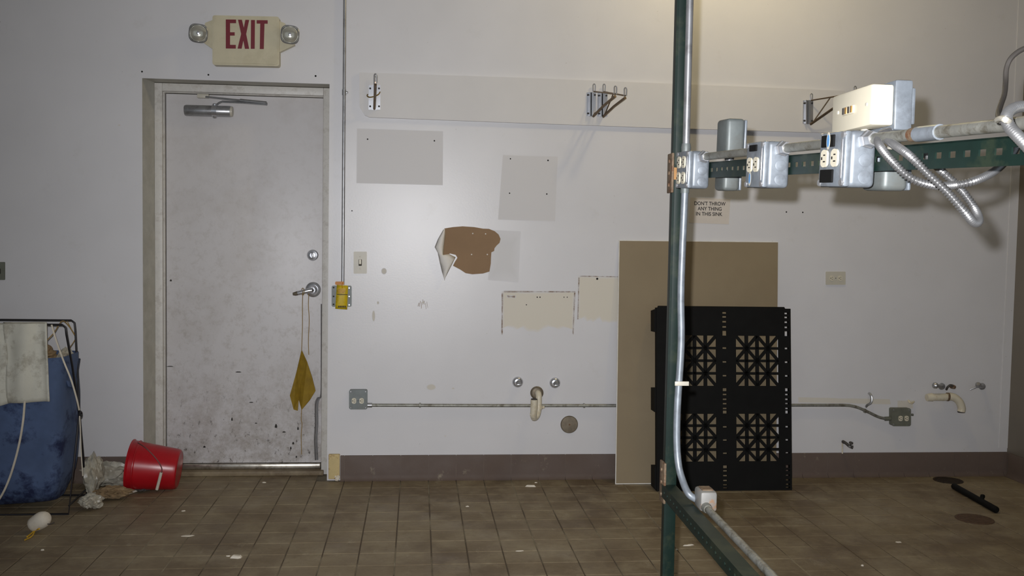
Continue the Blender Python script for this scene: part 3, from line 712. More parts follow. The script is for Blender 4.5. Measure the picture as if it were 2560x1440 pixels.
# ---------- plumbing on the right
def stub_valve(name, label, x, y, dx, dyp):
    c = at(x, y, 0); t = thing(name, label, 'valve', c)
    e = at(x+dx, y+dyp, -.07)
    B().lathe(c, (0, -1, 0), [(.022, 0), (.02, .006), (.011, .008)], 18).build('flange', M_STEEL, t)
    B().tube([c, c.lerp(e, .5) + V((0, -.015, 0)), e], .011, 12).build('body', M_STEEL, t)
    return t, c, e
t, c, e = stub_valve('stop_valve', 'small grey stop valve left above the cream elbow pipe', 2354, 966, -12, -2)
B().lathe(e, (-1, -.3, .1), [(.010, 0), (.018, .006), (.018, .02), (.010, .028)], 14).build('handle', M_STEEL, t)
c = at(2374, 968, 0); t = thing('pipe_clip', 'short dark bent pipe clip between the stop valves', 'pipe clip', c)
B().tube(catmull([at(2382, 966, -.03), at(2376, 963, -.03), at(2369, 968, -.025), at(2366, 974, -.01)], 4), .007, 8).build('hook', M_CABLE, t)
B().lathe(at(2379, 966, 0), (0, -1, 0), [(.014, 0), (.012, .03), (.006, .034)], 12).build('nut', M_RUST, t)
t, c, e = stub_valve('stop_valve', 'grey stop valve with a long lever near the right corner', 2455, 966, -10, -2)
B().tube([e, at(2437, 969, -.07), at(2425, 974, -.06)], [.008, .006, .005], 8).build('lever', M_STEEL, t)
B().lathe(e, (-.3, -.6, .5), [(.016, 0), (.017, .014), (.010, .022)], 14).build('handle', M_STEEL, t)
c = at(2375, 992, 0); t = thing('drain_elbow', 'yellowed cream plastic pipe elbow sticking out low at right', 'drain pipe', c)
B().tube(catmull([at(2375, 990, 0), at(2373, 992, -.04), at(2360, 993, -.055), at(2335, 993, -.055), at(2322, 993, -.055)], 5), .0225, 16).build('branch', M_PVC, t)
B().tube([at(2330, 993, -.055), at(2317, 994, -.055)], [.026, .022], 16).build('end_cap', M_PVC, t)
B().tube(catmull([at(2368, 992, -.055), at(2384, 993, -.058), at(2398, 1004, -.06), at(2404, 1020, -.06), at(2403, 1029, -.06)], 5), .0235, 16).build('elbow', M_PVC, t)
B().tube([at(2367, 992, -.055), at(2371, 992.4, -.055)], .026, 16).build('rust_collar', M_RUST, t)
B().tube([at(2403, 1026, -.06), at(2403, 1031, -.06)], .0215, 16).build('open_mouth', M_CABLE, t)
hk = one(B().tube(catmull([at(2172, 983, -.004), at(2176, 986, -.03), at(2179, 996, -.04), at(2177, 1007, -.04), at(2168, 1013, -.025), at(2165, 1017, -.004)], 5), .0075, 8, flat=.7), 'pipe_strap', M_STEEL, 'loose bent steel pipe strap above the sagging conduit', 'pipe strap')
one(B().tube(catmull([at(2271, 1001, -.004), at(2274, 1006, -.02), at(2280, 1008, -.02), at(2285, 1004, -.004)], 4), .006, 8), 'plaster_lug', M_PVC, 'small cream lug on wall right above the olive outlet box', 'lug')
c = at(2108, 1106, 0); t = thing('hose_valve', 'dark little hose valve just above the base tiles at right', 'valve', c)
B().tube(catmull([c + V((0, 0, .0)), at(2108, 1104, -.04), at(2116, 1109, -.06), at(2124, 1116, -.07), at(2131, 1118, -.07)], 4), [.009]*16+[.012], 10).build('body', M_CABLE, t)
B().lathe(at(2126, 1113, -.07), (.1, -.3, 1), [(.006, 0), (.006, .01), (.013, .012), (.012, .02)], 12).build('handle', M_CABLE, t)
B().lathe(at(2124, 1117, -.082), (0, -1, .1), [(.007, 0), (.006, .005)], 10).build('nut', M_CHROME, t)
B().tube([at(2106, 1106, -.01), at(2106, 1122, -.012), at(2106, 1134, -.014)], .004, 6).build('drip_tube', M_PVC, t)

# ---------- tan panel leaning on the wall
pz = at(1548, 602, 0).z; pa = atz(1540, 1211); yb = pa.y
TLc = V((at(1549, 602, -.012).x, -.012, at(1549, 602, -.012).z)); TRc = at(1945, 606, -.012)
BLc = V((pa.x, yb, 0.001)); BRc = V((TRc.x + (BLc.x-TLc.x), yb, 0.001))
nn = (TRc-TLc).cross(BLc-TLc).normalized()
if nn.y < 0: nn = -nn
t = thing('tan_panel', 'tall plain tan hardboard panel leaning on wall behind the pallet', 'panel', (BLc+BRc)/2)
B().prism([TLc, TRc, BRc, BLc], nn*.006).build('face_sheet', M_TAN, t, 0)
ed = .0045
B().prism([TLc, BLc, BLc+V((-ed, 0, 0)), TLc+V((-ed, 0, 0))], nn*.007).build('white_edge', M_EDGE, t, 0)
B().prism([TLc, TRc, TRc+V((0, 0, ed)), TLc+V((-ed, 0, ed))], nn*.007).build('white_edge', M_EDGE, t, 0)
B().prism([BLc+V((-ed, -.001, 0)), BRc+V((0, -.001, 0)), BRc+V((0, -.001, .005)), BLc+V((-ed, -.001, .005))], nn*.004).build('white_edge', M_EDGE, t, 0)

# ---------- black plastic pallet standing on edge
pb0 = atz(1980, 1226); pY = pb0.y
O = V((atz(1641, 1228).x, pY, .002)); Wd = pb0.x - O.x
ptop = at(2002, 772, pY+.11)
Hh = ptop.z - .002
lean = math.atan2(.11, Hh)
Wv = V((0, math.sin(lean), math.cos(lean))); Uv = V((1, 0, 0)); Nv = V((0, math.cos(lean), -math.sin(lean)))
Hh = Hh/math.cos(lean)
t = thing('plastic_pallet', 'black plastic pallet with lattice openings standing on edge', 'pallet', O+Uv*Wd/2)
# geometry in deck coordinates (fractions of width / height)
PX0 = 1640.0
def ufrac(x, y):   # pixel -> deck coordinate by intersecting the deck plane
    d = ray(x, y); k = (O-CAM).dot(Nv)/d.dot(Nv); q = CAM+d*k-O; return q.dot(Uv), q.dot(Wv)
wins = []
for (xa, ya, xb, yb_) in ((1845, 839, 1953, 965), (1835, 1034, 1943, 1153)):
    u0, v1 = ufrac(xa, ya); u1, v0 = ufrac(xb, yb_); wins.append((u0, u1, v0, v1))
uw0 = (wins[0][0]+wins[1][0])/2; uw1 = (wins[0][1]+wins[1][1])/2
su = ufrac(1812, 1000)[0]; pitch = ufrac(1968, 1000)[0]-su
rects = []
for (u0, u1, v0, v1) in wins:
    rects.append((uw0, uw1, v0, v1)); rects.append((uw0-pitch, uw1-pitch, v0, v1))
slots = []
for yv in [782, 792, 804, 817, 829, 835, 870, 904.5, 939, 974, 986, 998, 1009, 1021, 1030, 1067, 1100, 1133, 1167, 1177, 1189, 1201, 1212, 1220]:
    big = yv in (835, 974, 1030, 1167)
    v = ufrac(1812, yv)[1]
    for k in (0, 1):
        slots.append((su+k*pitch-.0125, su+k*pitch+.0125, v-(.009 if big else .0048), v+(.009 if big else .0048)))
holes = [h for h in rects+slots if h[0] > .01 and h[1] < Wd-.004]
us = sorted(set([0, Wd] + [round(h[i], 5) for h in holes for i in (0, 1)])); wv = sorted(set([0, Hh] + [round(h[i], 5) for h in holes for i in (2, 3)]))
def solid(i, j):
    a, b_ = (us[i]+us[i+1])/2, (wv[j]+wv[j+1])/2
    return not any(h[0] < a < h[1] and h[2] < b_ < h[3] for h in holes)
B().plate(O, Uv, Wv, Nv*.010, us, wv, solid).build('deck', M_BLACK, t, 0)
def D(u, v, n): return O+Uv*u+Wv*v+Nv*n
def bar(b, a, c_, w_, th_):
    a2, c2 = V((a[0], a[1], 0)), V((c_[0], c_[1], 0)); d = (c2-a2).normalized(); s_ = V((-d.y, d.x, 0))*w_/2
    q = [a2-s_, c2-s_, c2+s_, a2+s_]; b.prism([D(p.x, p.y, .001) for p in q], Nv*th_)
for (u0, u1, v0, v1) in rects:
    if u0 < .01: u0 = .02
    b = B(); n = 4; du, dv = (u1-u0)/n, (v1-v0)/n
    for k in range(1, n):
        bar(b, (u0+du*k, v0), (u0+du*k, v1), .019, .009); bar(b, (u0, v0+dv*k), (u1, v0+dv*k), .014, .009)
    for i in range(n):
        for j in range(n):
            a, c_ = (u0+du*i, v0+dv*j), (u0+du*(i+1), v0+dv*(j+1))
            if (i+j) % 2 == 0: bar(b, a, c_, .017, .008)
            else: bar(b, (a[0], c_[1]), (c_[0], a[1]), .017, .008)
    b.build('lattice', M_BLACK, t, 0)
# rim and the nine hollow feet behind
for (u0, u1, v0, v1) in ((0, .007, 0, Hh), (Wd-.007, Wd, 0, Hh), (.007, Wd-.007, Hh-.007, Hh), (.007, Wd-.007, 0, .007)):
    B().prism([D(u0, v0, .009), D(u1, v0, .009), D(u1, v1, .009), D(u0, v1, .009)], Nv*.03).build('rim', M_BLACK, t, 0)
# top handling lip
b = B().prism([D(.01, Hh, .005), D(Wd-.03, Hh, .005), D(Wd-.034, Hh+.010, .008), D(.014, Hh+.010, .008)], Nv*.02); b.build('top_lip', M_BLACK, t, 0)
uwc = (uw0+uw1)/2
for i, uc in enumerate((.04, uwc-pitch, uwc)):
    for j, vc in enumerate((.075, (wins[0][2]+wins[1][3])/2, Hh-.075)):
        b = B(); w1, w2, hh = .05, .045, .065 if j != 1 else .07
        A = [D(uc-w1, vc-hh, .009), D(uc+w1, vc-hh, .009), D(uc+w1, vc+hh, .009), D(uc-w1, vc+hh, .009)]
        E2 = [D(uc-w2, vc-hh*.92, .118), D(uc+w2, vc-hh*.92, .118), D(uc+w2, vc+hh*.92, .118), D(uc-w2, vc+hh*.92, .118)]
        b.add(A+E2, [(0, 1, 2, 3), (7, 6, 5, 4)]+[(k, k+4, (k+1) % 4+4, (k+1) % 4) for k in range(4)])
        b.build('foot', M_BLACK, t, 0)

# ================================================================== GREEN BENCH FRAME with conduits and outlet boxes
PYc = -2.85
PXc = at(1690, 430, PYc).x + .004
bf = thing('bench_frame', 'dark green slotted steel bench frame of one post and two rails', 'metal frame', (PXc, PYc, 0))
pw, pd = .033, .036
po = B(); po.bx(PXc-pw/2, PXc+pw/2, PYc-pd/2, PYc+pd/2, 0, ZC-.002, .002); po.build('post', M_GREEN, bf)
B().bx(PXc-pw/2-.003, PXc-pw/2+.004, PYc-pd/2-.003, PYc-pd/2+.003, 0, ZC-.002).build('post_lip', M_GREEN, bf, 0)
R0 = at(1712, 429, PYc+.012); R1 = at(2560, 375, -CD+1.27)
rd = (R1-R0); rl = rd.length; rd.normalize(); RL = rl + .75
side = rd.cross(V((0, 0, 1))).normalized()           # horizontal, across the rail
if side.x < 0: side = -side
rup = side.cross(rd).normalized()
if rup.z < 0: rup = -rup
lh = .042
us = [0.0]; 
k = .03; SP_ = .038
while k < RL-.03: us += [k, k+.018]; k += SP_
us.append(RL)
B().plate(R0 - rup*lh/2, rd, rup, side*.003, us, [0, lh*.38, lh*.62, lh], lambda i, j: not (i % 2 == 1 and j == 1)).build('upper_rail', M_GREEN, bf, 0)
B().plate(R0 + rup*(lh/2-.003), rd, side, rup*.003, [0, RL], [0, .034], lambda i, j: True).build('upper_rail_flange', M_GREEN, bf, 0)
L0 = at(1669, 1208, PYc); L1 = atz(1879, 1440, L0.z)
ld = (L1-L0); ll = ld.length; ld.normalize(); lsd = ld.cross(V((0, 0, 1))).normalized()
if lsd.x < 0: lsd = -lsd
LL = ll + 1.35; lw = .038
up = V((0, 0, 1))
B().plate(L0 - lsd*lw/2 - up*.003, ld, lsd, up*.003, [0, LL], [0, lw], lambda i, j: True).build('lower_rail_top', M_GREEN, bf, 0)
us = [0.0]; k = .035
while k < LL-.03: us += [k, k+.012]; k += .038
us.append(LL)
B().plate(L0 - lsd*lw/2 - up*lw, ld, up, lsd*.003, us, [0, lw*.42, lw*.6, lw-.003], lambda i, j: not (i % 2 == 1 and j == 1)).build('lower_rail', M_GREEN, bf, 0)
B().plate(L0 + lsd*lw/2 - up*lw, ld, up, lsd*-.003, [0, LL], [0, lw-.003], lambda i, j: True).build('lower_rail_back', M_GREEN, bf, 0)
# second post of the frame, beside the photographer and out of view
e = L0 + ld*LL; B().bx(e.x-pw/2, e.x+pw/2, e.y-pd, e.y, 0, ZC-.002, .002).build('post', M_GREEN, bf)
# rusty corner brackets on the post's left face
for (xa, ya, yb_) in ((1667, 383, 482), (1645, 1155, 1256)):
    pt, pb_ = at(xa, ya, PYc-.01), at(xa, yb_, PYc-.01); xx = PXc-pw/2
    B().bx(xx-.008, xx-.001, PYc-.03, PYc+.022, pb_.z, pt.z, .002).build('corner_bracket', M_RUST, bf)
    for f in (.2, .5, .8): B().lathe((xx-.008, PYc-.004, pb_.z+(pt.z-pb_.z)*f), (-1, 0, 0), [(.006, 0), (.005, .004)], 8).build('bracket_bolt', M_RUST, bf)
B().bx(PXc-pw/2-.004, PXc-pw/2+.009, PYc-pd/2-.004, PYc-pd/2, at(1680, 450, PYc).z, at(1680, 420, PYc).z).build('bracket_hook', mat('copper_edge', (196, 150, 100), .35, .6), bf)
B().bx(PXc-pw/2, PXc+pw/2+.02, PYc-pd/2-.003, PYc-pd/2, R0.z-lh/2, R0.z+lh/2-.004).build('rail_end_plate', M_GREEN, bf)
print('post check', project(V((PXc-pw/2, PYc-pd/2, 1.6))), project(V((PXc+pw/2, PYc-pd/2, 1.6))))

def along(px, off):
    """distance along the upper rail at which the point rail + off lies in picture column px"""
    lo, hi = -.2, RL
    for _ in range(50):
        m_ = (lo+hi)/2
        if project(R0 + rd*m_ + off)[0] < px: lo = m_
        else: hi = m_
    return lo
BD, BS = .050, .1016
sideN = -side
def rail_box(label, px, rows, blanks, stickers, zoff=0.0):
    off = -side*(BD/2+.001) + rup*zoff
    s_ = along(px, off); C = R0 + rd*s_ + off
    rot = Matrix((side, rd, rup)).transposed()
    t = thing('outlet_box', label, 'electrical box', C - rup*BS/2, 'outlet boxes on the bench rail')
    B().box(C, (BD, BS, BS), .009, 3, rot).build('box_body', M_GALV, t)
    fc = C - side*(BD/2)
    B().box(fc - side*.004, (.014, BS*.99, BS*.99), .005, 2, rot).build('cover', M_GALV, t)
    B().box(fc - side*.006 + rd*BS*.40, (.014, .007, BS*.72), .003, 2, rot).build('cover_ridge', M_CHROME, t)
    for a, b_ in ((-.42, .42), (.42, .42), (-.42, -.42), (.42, -.42)):
        B().lathe(fc + rd*a*BS + rup*b_*BS - side*.008, -side, [(.007, 0), (.006, .005)], 10).build('screw', M_STEEL, t)
    for a, b_ in rows: receptacle(None, fc + rd*a*BS + rup*b_*BS - side*.012, 1.0, rup, rd, -side, t)
    for a, b_, w_, h_ in blanks: B().box(fc + rd*a*BS + rup*b_*BS - side*.0125, (.004, w_, h_), .001, 1, rot).build('black_cap', M_BLACK, t)
    for a, b_ in stickers:
        q = fc + rd*a*BS + rup*b_*BS - side*.0155; pts = [q + rd*.007*math.cos(x) + rup*.016*math.sin(x) for x in [k*math.pi/8 for k in range(16)]]
        B().prism(pts, -side*.0006).build('oval_sticker', M_PLATE, t, 0)
        B().prism([q + (p-q)*.72 - side*.0006 for p in pts], -side*.0004).build('sticker_print', M_BLUE, t, 0)
    ne = C + rd*BS/2
    for b_ in (-.02, -.32): B().lathe(ne + side*.004 + rup*b_*BS, rd, [(.0125, 0), (.0125, .001), (.0105, .0016)], 20).build('knockout', M_GALV, t)
    B().lathe(ne + side*.006 + rup*.34*BS, rd, [(.017, 0), (.017, .008), (.0145, .010), (.0135, .026)], 6).build('connector_nut', M_STEEL, t)
    return t, C
b1, C1 = rail_box('small-looking galvanised outlet box with four receptacles against the post', 1737, [(-.2, .2), (.2, .2), (-.2, -.22), (.2, -.22)], [], [])
b2, C2 = rail_box('middle galvanised outlet box with one pair of receptacles on the rail', 1924, [(-.18, .0), (.18, .0)], [(-.05, .36, .04, .014)], [(-.1, -.3)])
b3, C3 = rail_box('galvanised outlet box with blue oval sticker and two black caps', 2124, [(-.2, .02), (.2, .02)], [(-.12, .33, .05, .022), (-.12, -.3, .05, .024)], [(-.05, .33)])
# conduit pieces between the boxes
co_off = lambda C: C + side*.006 + rup*.34*BS
def conduit(name, label, pts, r=.0098, m=M_GALVD):
    b = B().tube(pts, r, 14); return one(b, name, m, label, 'conduit', 'conduit along the bench rail')
conduit('rail_conduit', 'dirty conduit piece between first and middle rail boxes', [co_off(C1)+rd*BS/2, co_off(C2)-rd*BS/2])
conduit('rail_conduit', 'dirty conduit piece between middle and stickered rail boxes', [co_off(C2)+rd*BS/2, co_off(C3)-rd*BS/2])
q = co_off(C3)
cc = thing('rail_conduit', 'long dirty conduit running from the stickered box to right edge', 'conduit', q+rd*.05, 'conduit along the bench rail')
B().tube([q+rd*BS/2, q+rd*.4, q+rd*(RL-(q-R0).dot(rd))], .0098, 14).build('pipe', M_GALVD, cc)
s1 = along(2330, V((0, 0, 0)))-(q-R0).dot(rd)
B().tube([q+rd*(s1-.012), q+rd*(s1+.05)], .0125, 14).build('coupling', M_GALV, cc)
B().tube([q+rd*(s1-.03), q+rd*(s1-.012)], .0115, 14).build('coupling', M_RUST, cc)
# boxes on the far side of the rail
def back_box(label, px, pt, pbm, wide, dep=.045):
    off = side*(.03+dep/2)
    s_ = along(px, off); C0 = R0 + rd*s_ + off; sc = (C0-CAM).dot(_fw)/F
    yc = project(C0)[1]; up_t, up_b = (yc-pt)*sc, (yc-pbm)*sc; C = C0 + rup*(up_t+up_b)/2; h_ = up_t-up_b
    rot = Matrix((side, rd, rup)).transposed()
    t = thing('outlet_box', label, 'electrical box', C - rup*h_/2, 'outlet boxes on the bench rail')
    B().box(C, (dep, wide, h_), .010, 3, rot).build('box_body', M_GREY, t)
    B().box(C + side*(dep/2+.003), (.007, wide*.96, h_*.94), .003, 2, rot).build('cover', M_GALV, t)
    return t, C, rot, h_
t, C, rot, h_ = back_box('dull grey deep box standing above the far side of rail', 1822, 300, 386, .085, .05)
B().lathe(C - rup*h_/2, -rup, [(.013, 0), (.013, .012), (.011, .02)], 14).build('connector', M_STEEL, t)
back_box('dull grey box hanging under the rail between first and middle boxes', 1818, 425, 477, .075, .045)
back_box('dull grey box hanging under the rail right of the stickered box', 2213, 418, 477, .085, .05)
# cream box mounted above the rail
off = side*.02
s_ = along(2172, off); C0 = R0 + rd*s_ + off
sc = (C0-CAM).dot(_fw)/F; yc = project(C0)[1]
zt, zb = (yc-222)*sc, (yc-322)*sc
Cc = C0 + V((0, 0, 1))*((zt+zb)/2); hc = zt-zb
A2 = Matrix.Rotation(R(-3), 3, 'X')
yd = V((0, -1, 0)); xd = V((1, 0, 0))
t = thing('cream_outlet_box', 'cream plastic outlet box on a galvanised box above the rail', 'electrical box', Cc - V((0, 0, hc/2)))
def bl(name, x0, x1, y0, y1, z0, z1, m, bev=.003): return B().bx(Cc.x+x0, Cc.x+x1, Cc.y+y0, Cc.y+y1, Cc.z+z0, Cc.z+z1, bev).build(name, m, t)
wX = 60*sc
bl('cream_cover', -wX*.55, wX*.42, -.052, .115, -hc/2, hc/2, M_CREAM, .005)
bl('galvanised_box', wX*.42, wX*1.18, -.055, .11, -hc/2-.008, hc/2+.008, M_GALV, .004)
bl('back_plate', wX*1.18, wX*1.42, -.045, .10, -hc/2+.004, hc/2-.004, M_GALV, .003)
fx = Cc.x - wX*.55
B().bx(fx-.004, fx, Cc.y+.012, Cc.y+.06, Cc.z-.008, Cc.z+.008, .002).build('receptacle', M_CREAM, t)
for dy_ in (.018, .03, .042, .052): B().bx(fx-.006, fx-.002, Cc.y+dy_-.0025, Cc.y+dy_+.0025, Cc.z-.006, Cc.z+.006).build('brass_contact', mat('brass', (190, 150, 90), .3, .8) if dy_ in (.018, .042) else M_SEAM, t, 0)
for dy_ in (-.035, .085): B().lathe((fx, Cc.y+dy_, Cc.z+.002), (-1, 0, 0), [(.004, 0), (.003, .002)], 8).build('screw', M_PLATE, t)
B().lathe((Cc.x+.004, Cc.y+.02, Cc.z-hc/2), (-.3, .2, -1), [(.011, 0), (.011, .03)], 14).build('wire_bundle', M_PLATE, t)
# support leg that carries the box on the rail
B().bx(Cc.x+wX*.6, Cc.x+wX*.6+.012, Cc.y+.02, Cc.y+.05, C0.z, Cc.z-hc/2+.005, .002).build('support_tab', M_GALV, t)

# ---------- armoured flexible cables
def flex(name, label, px, r=.0064, pitch=.0052):
    """px: (x, y, q) picture position and distance from the camera plane"""
    pts = catmull([at(x, y, -CD+q_) for x, y, q_ in px], 10)
    pts = resample(pts, pitch/4); rr = [r*(1.0, 1.14, 1.0, .76)[i % 4] for i in range(len(pts))]
    return one(B().tube(pts, rr, 12), name, M_GALVX, label, 'flexible conduit', 'armoured cables looped on the bench rail', smooth=50)
M_GALVX = mat('armoured_cable', (150, 150, 150), .34, .8, var=.12, scale=40)
qb = (Cc-CAM).y
flex('armoured_cable', 'armoured cable sagging in a wide curve below the bench rail', [(2230, 327, qb+.0), (2212, 330, qb-.03), (2196, 345, qb-.10), (2200, 366, qb-.16), (2232, 405, qb-.2), (2275, 444, qb-.22), (2330, 463, qb-.22), (2385, 463, qb-.2), (2440, 451, qb-.2), (2490, 425, qb-.16), (2530, 385, qb-.10), (2550, 350, qb-.08)])
flex('armoured_cable', 'armoured cable hanging in a narrow loop right of the cream box', [(2252, 342, qb+.02), (2232, 328, qb-.02), (2213, 334, qb-.08), (2222, 352, qb-.15), (2270, 386, qb-.24), (2320, 435, qb-.27), (2370, 482, qb-.28), (2412, 530, qb-.28), (2434, 556, qb-.26), (2447, 552, qb-.24), (2438, 524, qb-.21), (2412, 486, qb-.19), (2384, 455, qb-.17), (2352, 426, qb-.15), (2330, 402, qb-.10), (2310, 380, qb-.06)])
flex('armoured_cable', 'thick armoured cable arching into the picture at the right edge', [(2620, 300, 1.28), (2592, 272, 1.25), (2556, 266, 1.22), (2528, 275, 1.2), (2516, 293, 1.18), (2524, 318, 1.16), (2548, 344, 1.13), (2580, 378, 1.1), (2620, 420, 1.08)], .0068, .0056)
kn = one(B().tube(catmull([at(2229, 360, -CD+1.66), at(2222, 369, -CD+1.62), at(2240, 366, -CD+1.6), at(2248, 358, -CD+1.66)], 4), .0035, 8), 'cable_tie', M_PLATE, 'whitish tie holding the armoured cable against the rail', 'cable tie')
one(B().tube(catmull([at(2494, 300, -CD+1.2), at(2504, 296, -CD+1.17), at(2516, 300, -CD+1.15), at(2526, 306, -CD+1.17)], 4), .004, 8), 'cable_tie', M_PLATE, 'whitish tie on the thick cable by the right edge', 'cable tie')
bk = B().tube(catmull([at(2640, 112, -CD+1.5), at(2590, 114, -CD+1.5), at(2555, 124, -CD+1.5), at(2528, 145, -CD+1.5), at(2516, 172, -CD+1.5), at(2514, 205, -CD+1.49), at(2511, 235, -CD+1.46), at(2502, 262, -CD+1.42), at(2496, 284, -CD+1.36), at(2500, 300, -CD+1.2)], 8), .0042, 10)
one(bk, 'black_cable', M_CABLE, 'thin dark cable drooping at the upper right edge', 'cable')

# ---------- upright conduit beside the post
uc = thing('upright_conduit', 'shiny steel conduit running down right beside the green post', 'conduit', at(1703, 900, PYc-.02))
cY = C1.y + .012
x_t = at(1720.5, 100, cY).x
ctop = C1.z + BS/2; cbot = C1.z - BS/2
cx1 = at(1715, 380, cY).x
B().tube([V((cx1, cY, ZC)), V((cx1, cY, 2.2)), V((cx1, cY, ctop))], .0098, 16).build('upper_pipe', M_STEEL, uc)
B().tube([V((cx1, cY, ctop+.022)), V((cx1, cY, ctop+.012)), V((cx1, cY, ctop-.006))], [.0118, .0135, .0125], 14).build('upper_connector', M_GREY, uc)
B().tube([V((cx1, cY, cbot+.004)), V((cx1, cY, cbot-.012))], .012, 14).build('lower_connector', M_GREY, uc)
lb0 = L0 + lsd*(lw/2+.016) + up*.004
sbx = None
def lalong(px, off):
    lo, hi = 0, LL
    for _ in range(50):
        m_ = (lo+hi)/2
        if project(L0+ld*m_+off)[0] < px: lo = m_
        else: hi = m_
    return lo
offb = lsd*(lw/2+.026) + up*.022
sB = lalong(1764, offb); CB = L0 + ld*sB + offb
entry = L0 + ld*(sB-.03) + lsd*(lw/2+.016) + up*.008
pth = catmull([V((cx1, cY, cbot)), V((cx1-.004, cY, 1.3)), at(1703, 860, cY), at(1694, 1010, cY-.005), at(1692, 1100, cY-.01), at(1696, 1160, cY-.02), at(1706, 1200, cY-.04), at(1722, 1235, cY-.07), entry], 8)
B().tube(pth, .0098, 16).build('lower_pipe', M_GALV, uc)
q = at(1704, 959, cY-.017); B().bx(at(1687, 959, cY-.017).x, at(1722, 959, cY-.017).x, q.y-.002, q.y+.002, q.z-.006, q.z+.006, .001).build('strap', M_PLATE, uc)
rotL = Matrix((lsd, ld, up)).transposed()
t = thing('junction_box', 'rusty pale junction box on the lower rail of frame', 'electrical box', CB-up*.03)
B().box(CB, (.046, .07, .054), .008, 2, rotL).build('box_body', mat('chalky_galvanised', (138, 137, 133), .6, .2, var=.1, scale=30, dirt=(160, 112, 60), damt=.8, dscale=24), t)
B().lathe(CB + ld*.035 - up*.014 - lsd*.008, ld, [(.014, 0), (.014, .01), (.011, .02)], 12).build('connector', M_GALVD, t)
B().box(CB + up*.028, (.03, .04, .004), .001, 1, rotL).build('rust_patch_plate', M_RUST, t)
q0 = CB + ld*.05 - up*.014 - lsd*.008
conduit('lower_conduit', 'dirty conduit lying along the lower rail toward the camera', [q0, q0+ld*.5, q0+ld*(LL-sB-.2)], .0098, M_GALVD)

# ================================================================== LEFT: hamper, bucket, litter
HX = -1.722; nY, fYh = -.655, -.30
hm = thing('laundry_hamper', 'black wire folding hamper holding a stained blue canvas bag', 'laundry hamper', (-2.08, -.48, 0))
HXL = -2.46
rw = .0055
tn = at(166, 812, nY+.03); tf_ = at(188, 801, fYh-.03)
piv = V((HX-.005, (nY+fYh)/2, at(200, 1037, -.48).z))
bn, bfar = V((HX, nY, .008)), V((HX-.03, fYh, .008))
def frame(topc, botc, drop=.0):
    zt_ = topc.z
    a = [botc, piv.lerp(botc, .5), piv, piv.lerp(topc, .55), V((topc.x, topc.y, zt_-.05)), V((topc.x-.004, topc.y, zt_-.012)), V((topc.x-.02, topc.y, zt_))]
    lft = [V((2*(-2.09)-p.x, p.y, p.z)) for p in reversed(a)]
    return a + lft
f1 = frame(tf_, bn); f2 = frame(tn, bfar)
B().tube(f1, rw, 8, closed=True).build('frame_loop', M_FRAMEW, hm)
B().tube(f2, rw, 8, closed=True).build('frame_loop', M_FRAMEW, hm)
B().tube([piv + V((.006, .016*math.cos(a), .016*math.sin(a))) for a in [k*math.pi/8 for k in range(16)]], .005, 8, closed=True).build('pivot_ring', M_FRAMEW, hm)
B().tube([V((HX+.002, nY, .05)), V((HX-.02, fYh, .05))], .0045, 8).build('floor_bar', M_FRAMEW, hm)
# bag: rounded tub with sagging wrinkled cloth
def bag():
    b = B(); n, m_ = 48, 18; vs = []; cxm = (HX-.035+HXL)/2
    for i in range(m_+1):
        v = i/m_; z = .05 + (.79-.05)*v
        hx = (HX-.03-HXL)/2*(.90+.10*min(1, v*2)) * (1-.1*max(0, .18-v)/.18); hy = (.135 + .05*math.sin(min(1, v*1.25)*math.pi*.75))*(1-.35*max(0, .15-v)/.15)
        for k in range(n):
            a = 2*math.pi*k/n; e = .38
            x = math.copysign(abs(math.cos(a))**e, math.cos(a))*hx; y = math.copysign(abs(math.sin(a))**e, math.sin(a))*hy
            nzv = noise.noise(V((x*4, y*4+3, z*3)))*.03 + noise.noise(V((x*11, y*11, z*6+9)))*.012
            sag = -.05*(1-v)*((x-hx)/(2*hx))
            vs.append(V((cxm+x*(1+nzv), (nY+fYh)/2+y+nzv*math.copysign(1, y)*1.2, z + sag*.0 + nzv*.3*(1-v) - .035*(1-v)*(hx-x)/(2*hx))))
    fs = [(i*n+k, i*n+(k+1) % n, (i+1)*n+(k+1) % n, (i+1)*n+k) for i in range(m_) for k in range(n)]
    fs.append(tuple(range(n))[::-1]); b.add(vs, fs); return b
bg = bag().build('canvas_bag', M_BAG, hm, 60); bg.modifiers.new('thickness', 'SOLIDIFY').thickness = .004
# pointed flap folded over the frame at the right
fr = [[at(150, 890, -.5), at(166, 893, -.44), at(184, 895, -.38), at(201, 896, -.36)], [at(150, 905, -.52), at(168, 912, -.47), at(184, 916, -.42), at(198, 915, -.38)], [at(160, 930, -.55), at(172, 936, -.5), at(184, 940, -.45), at(194, 942, -.42)], [at(172, 965, -.58), at(180, 968, -.53), at(186, 970, -.5), at(191, 972, -.48)]]
sheet('bag_flap', fr, M_BAG, hm, .004)
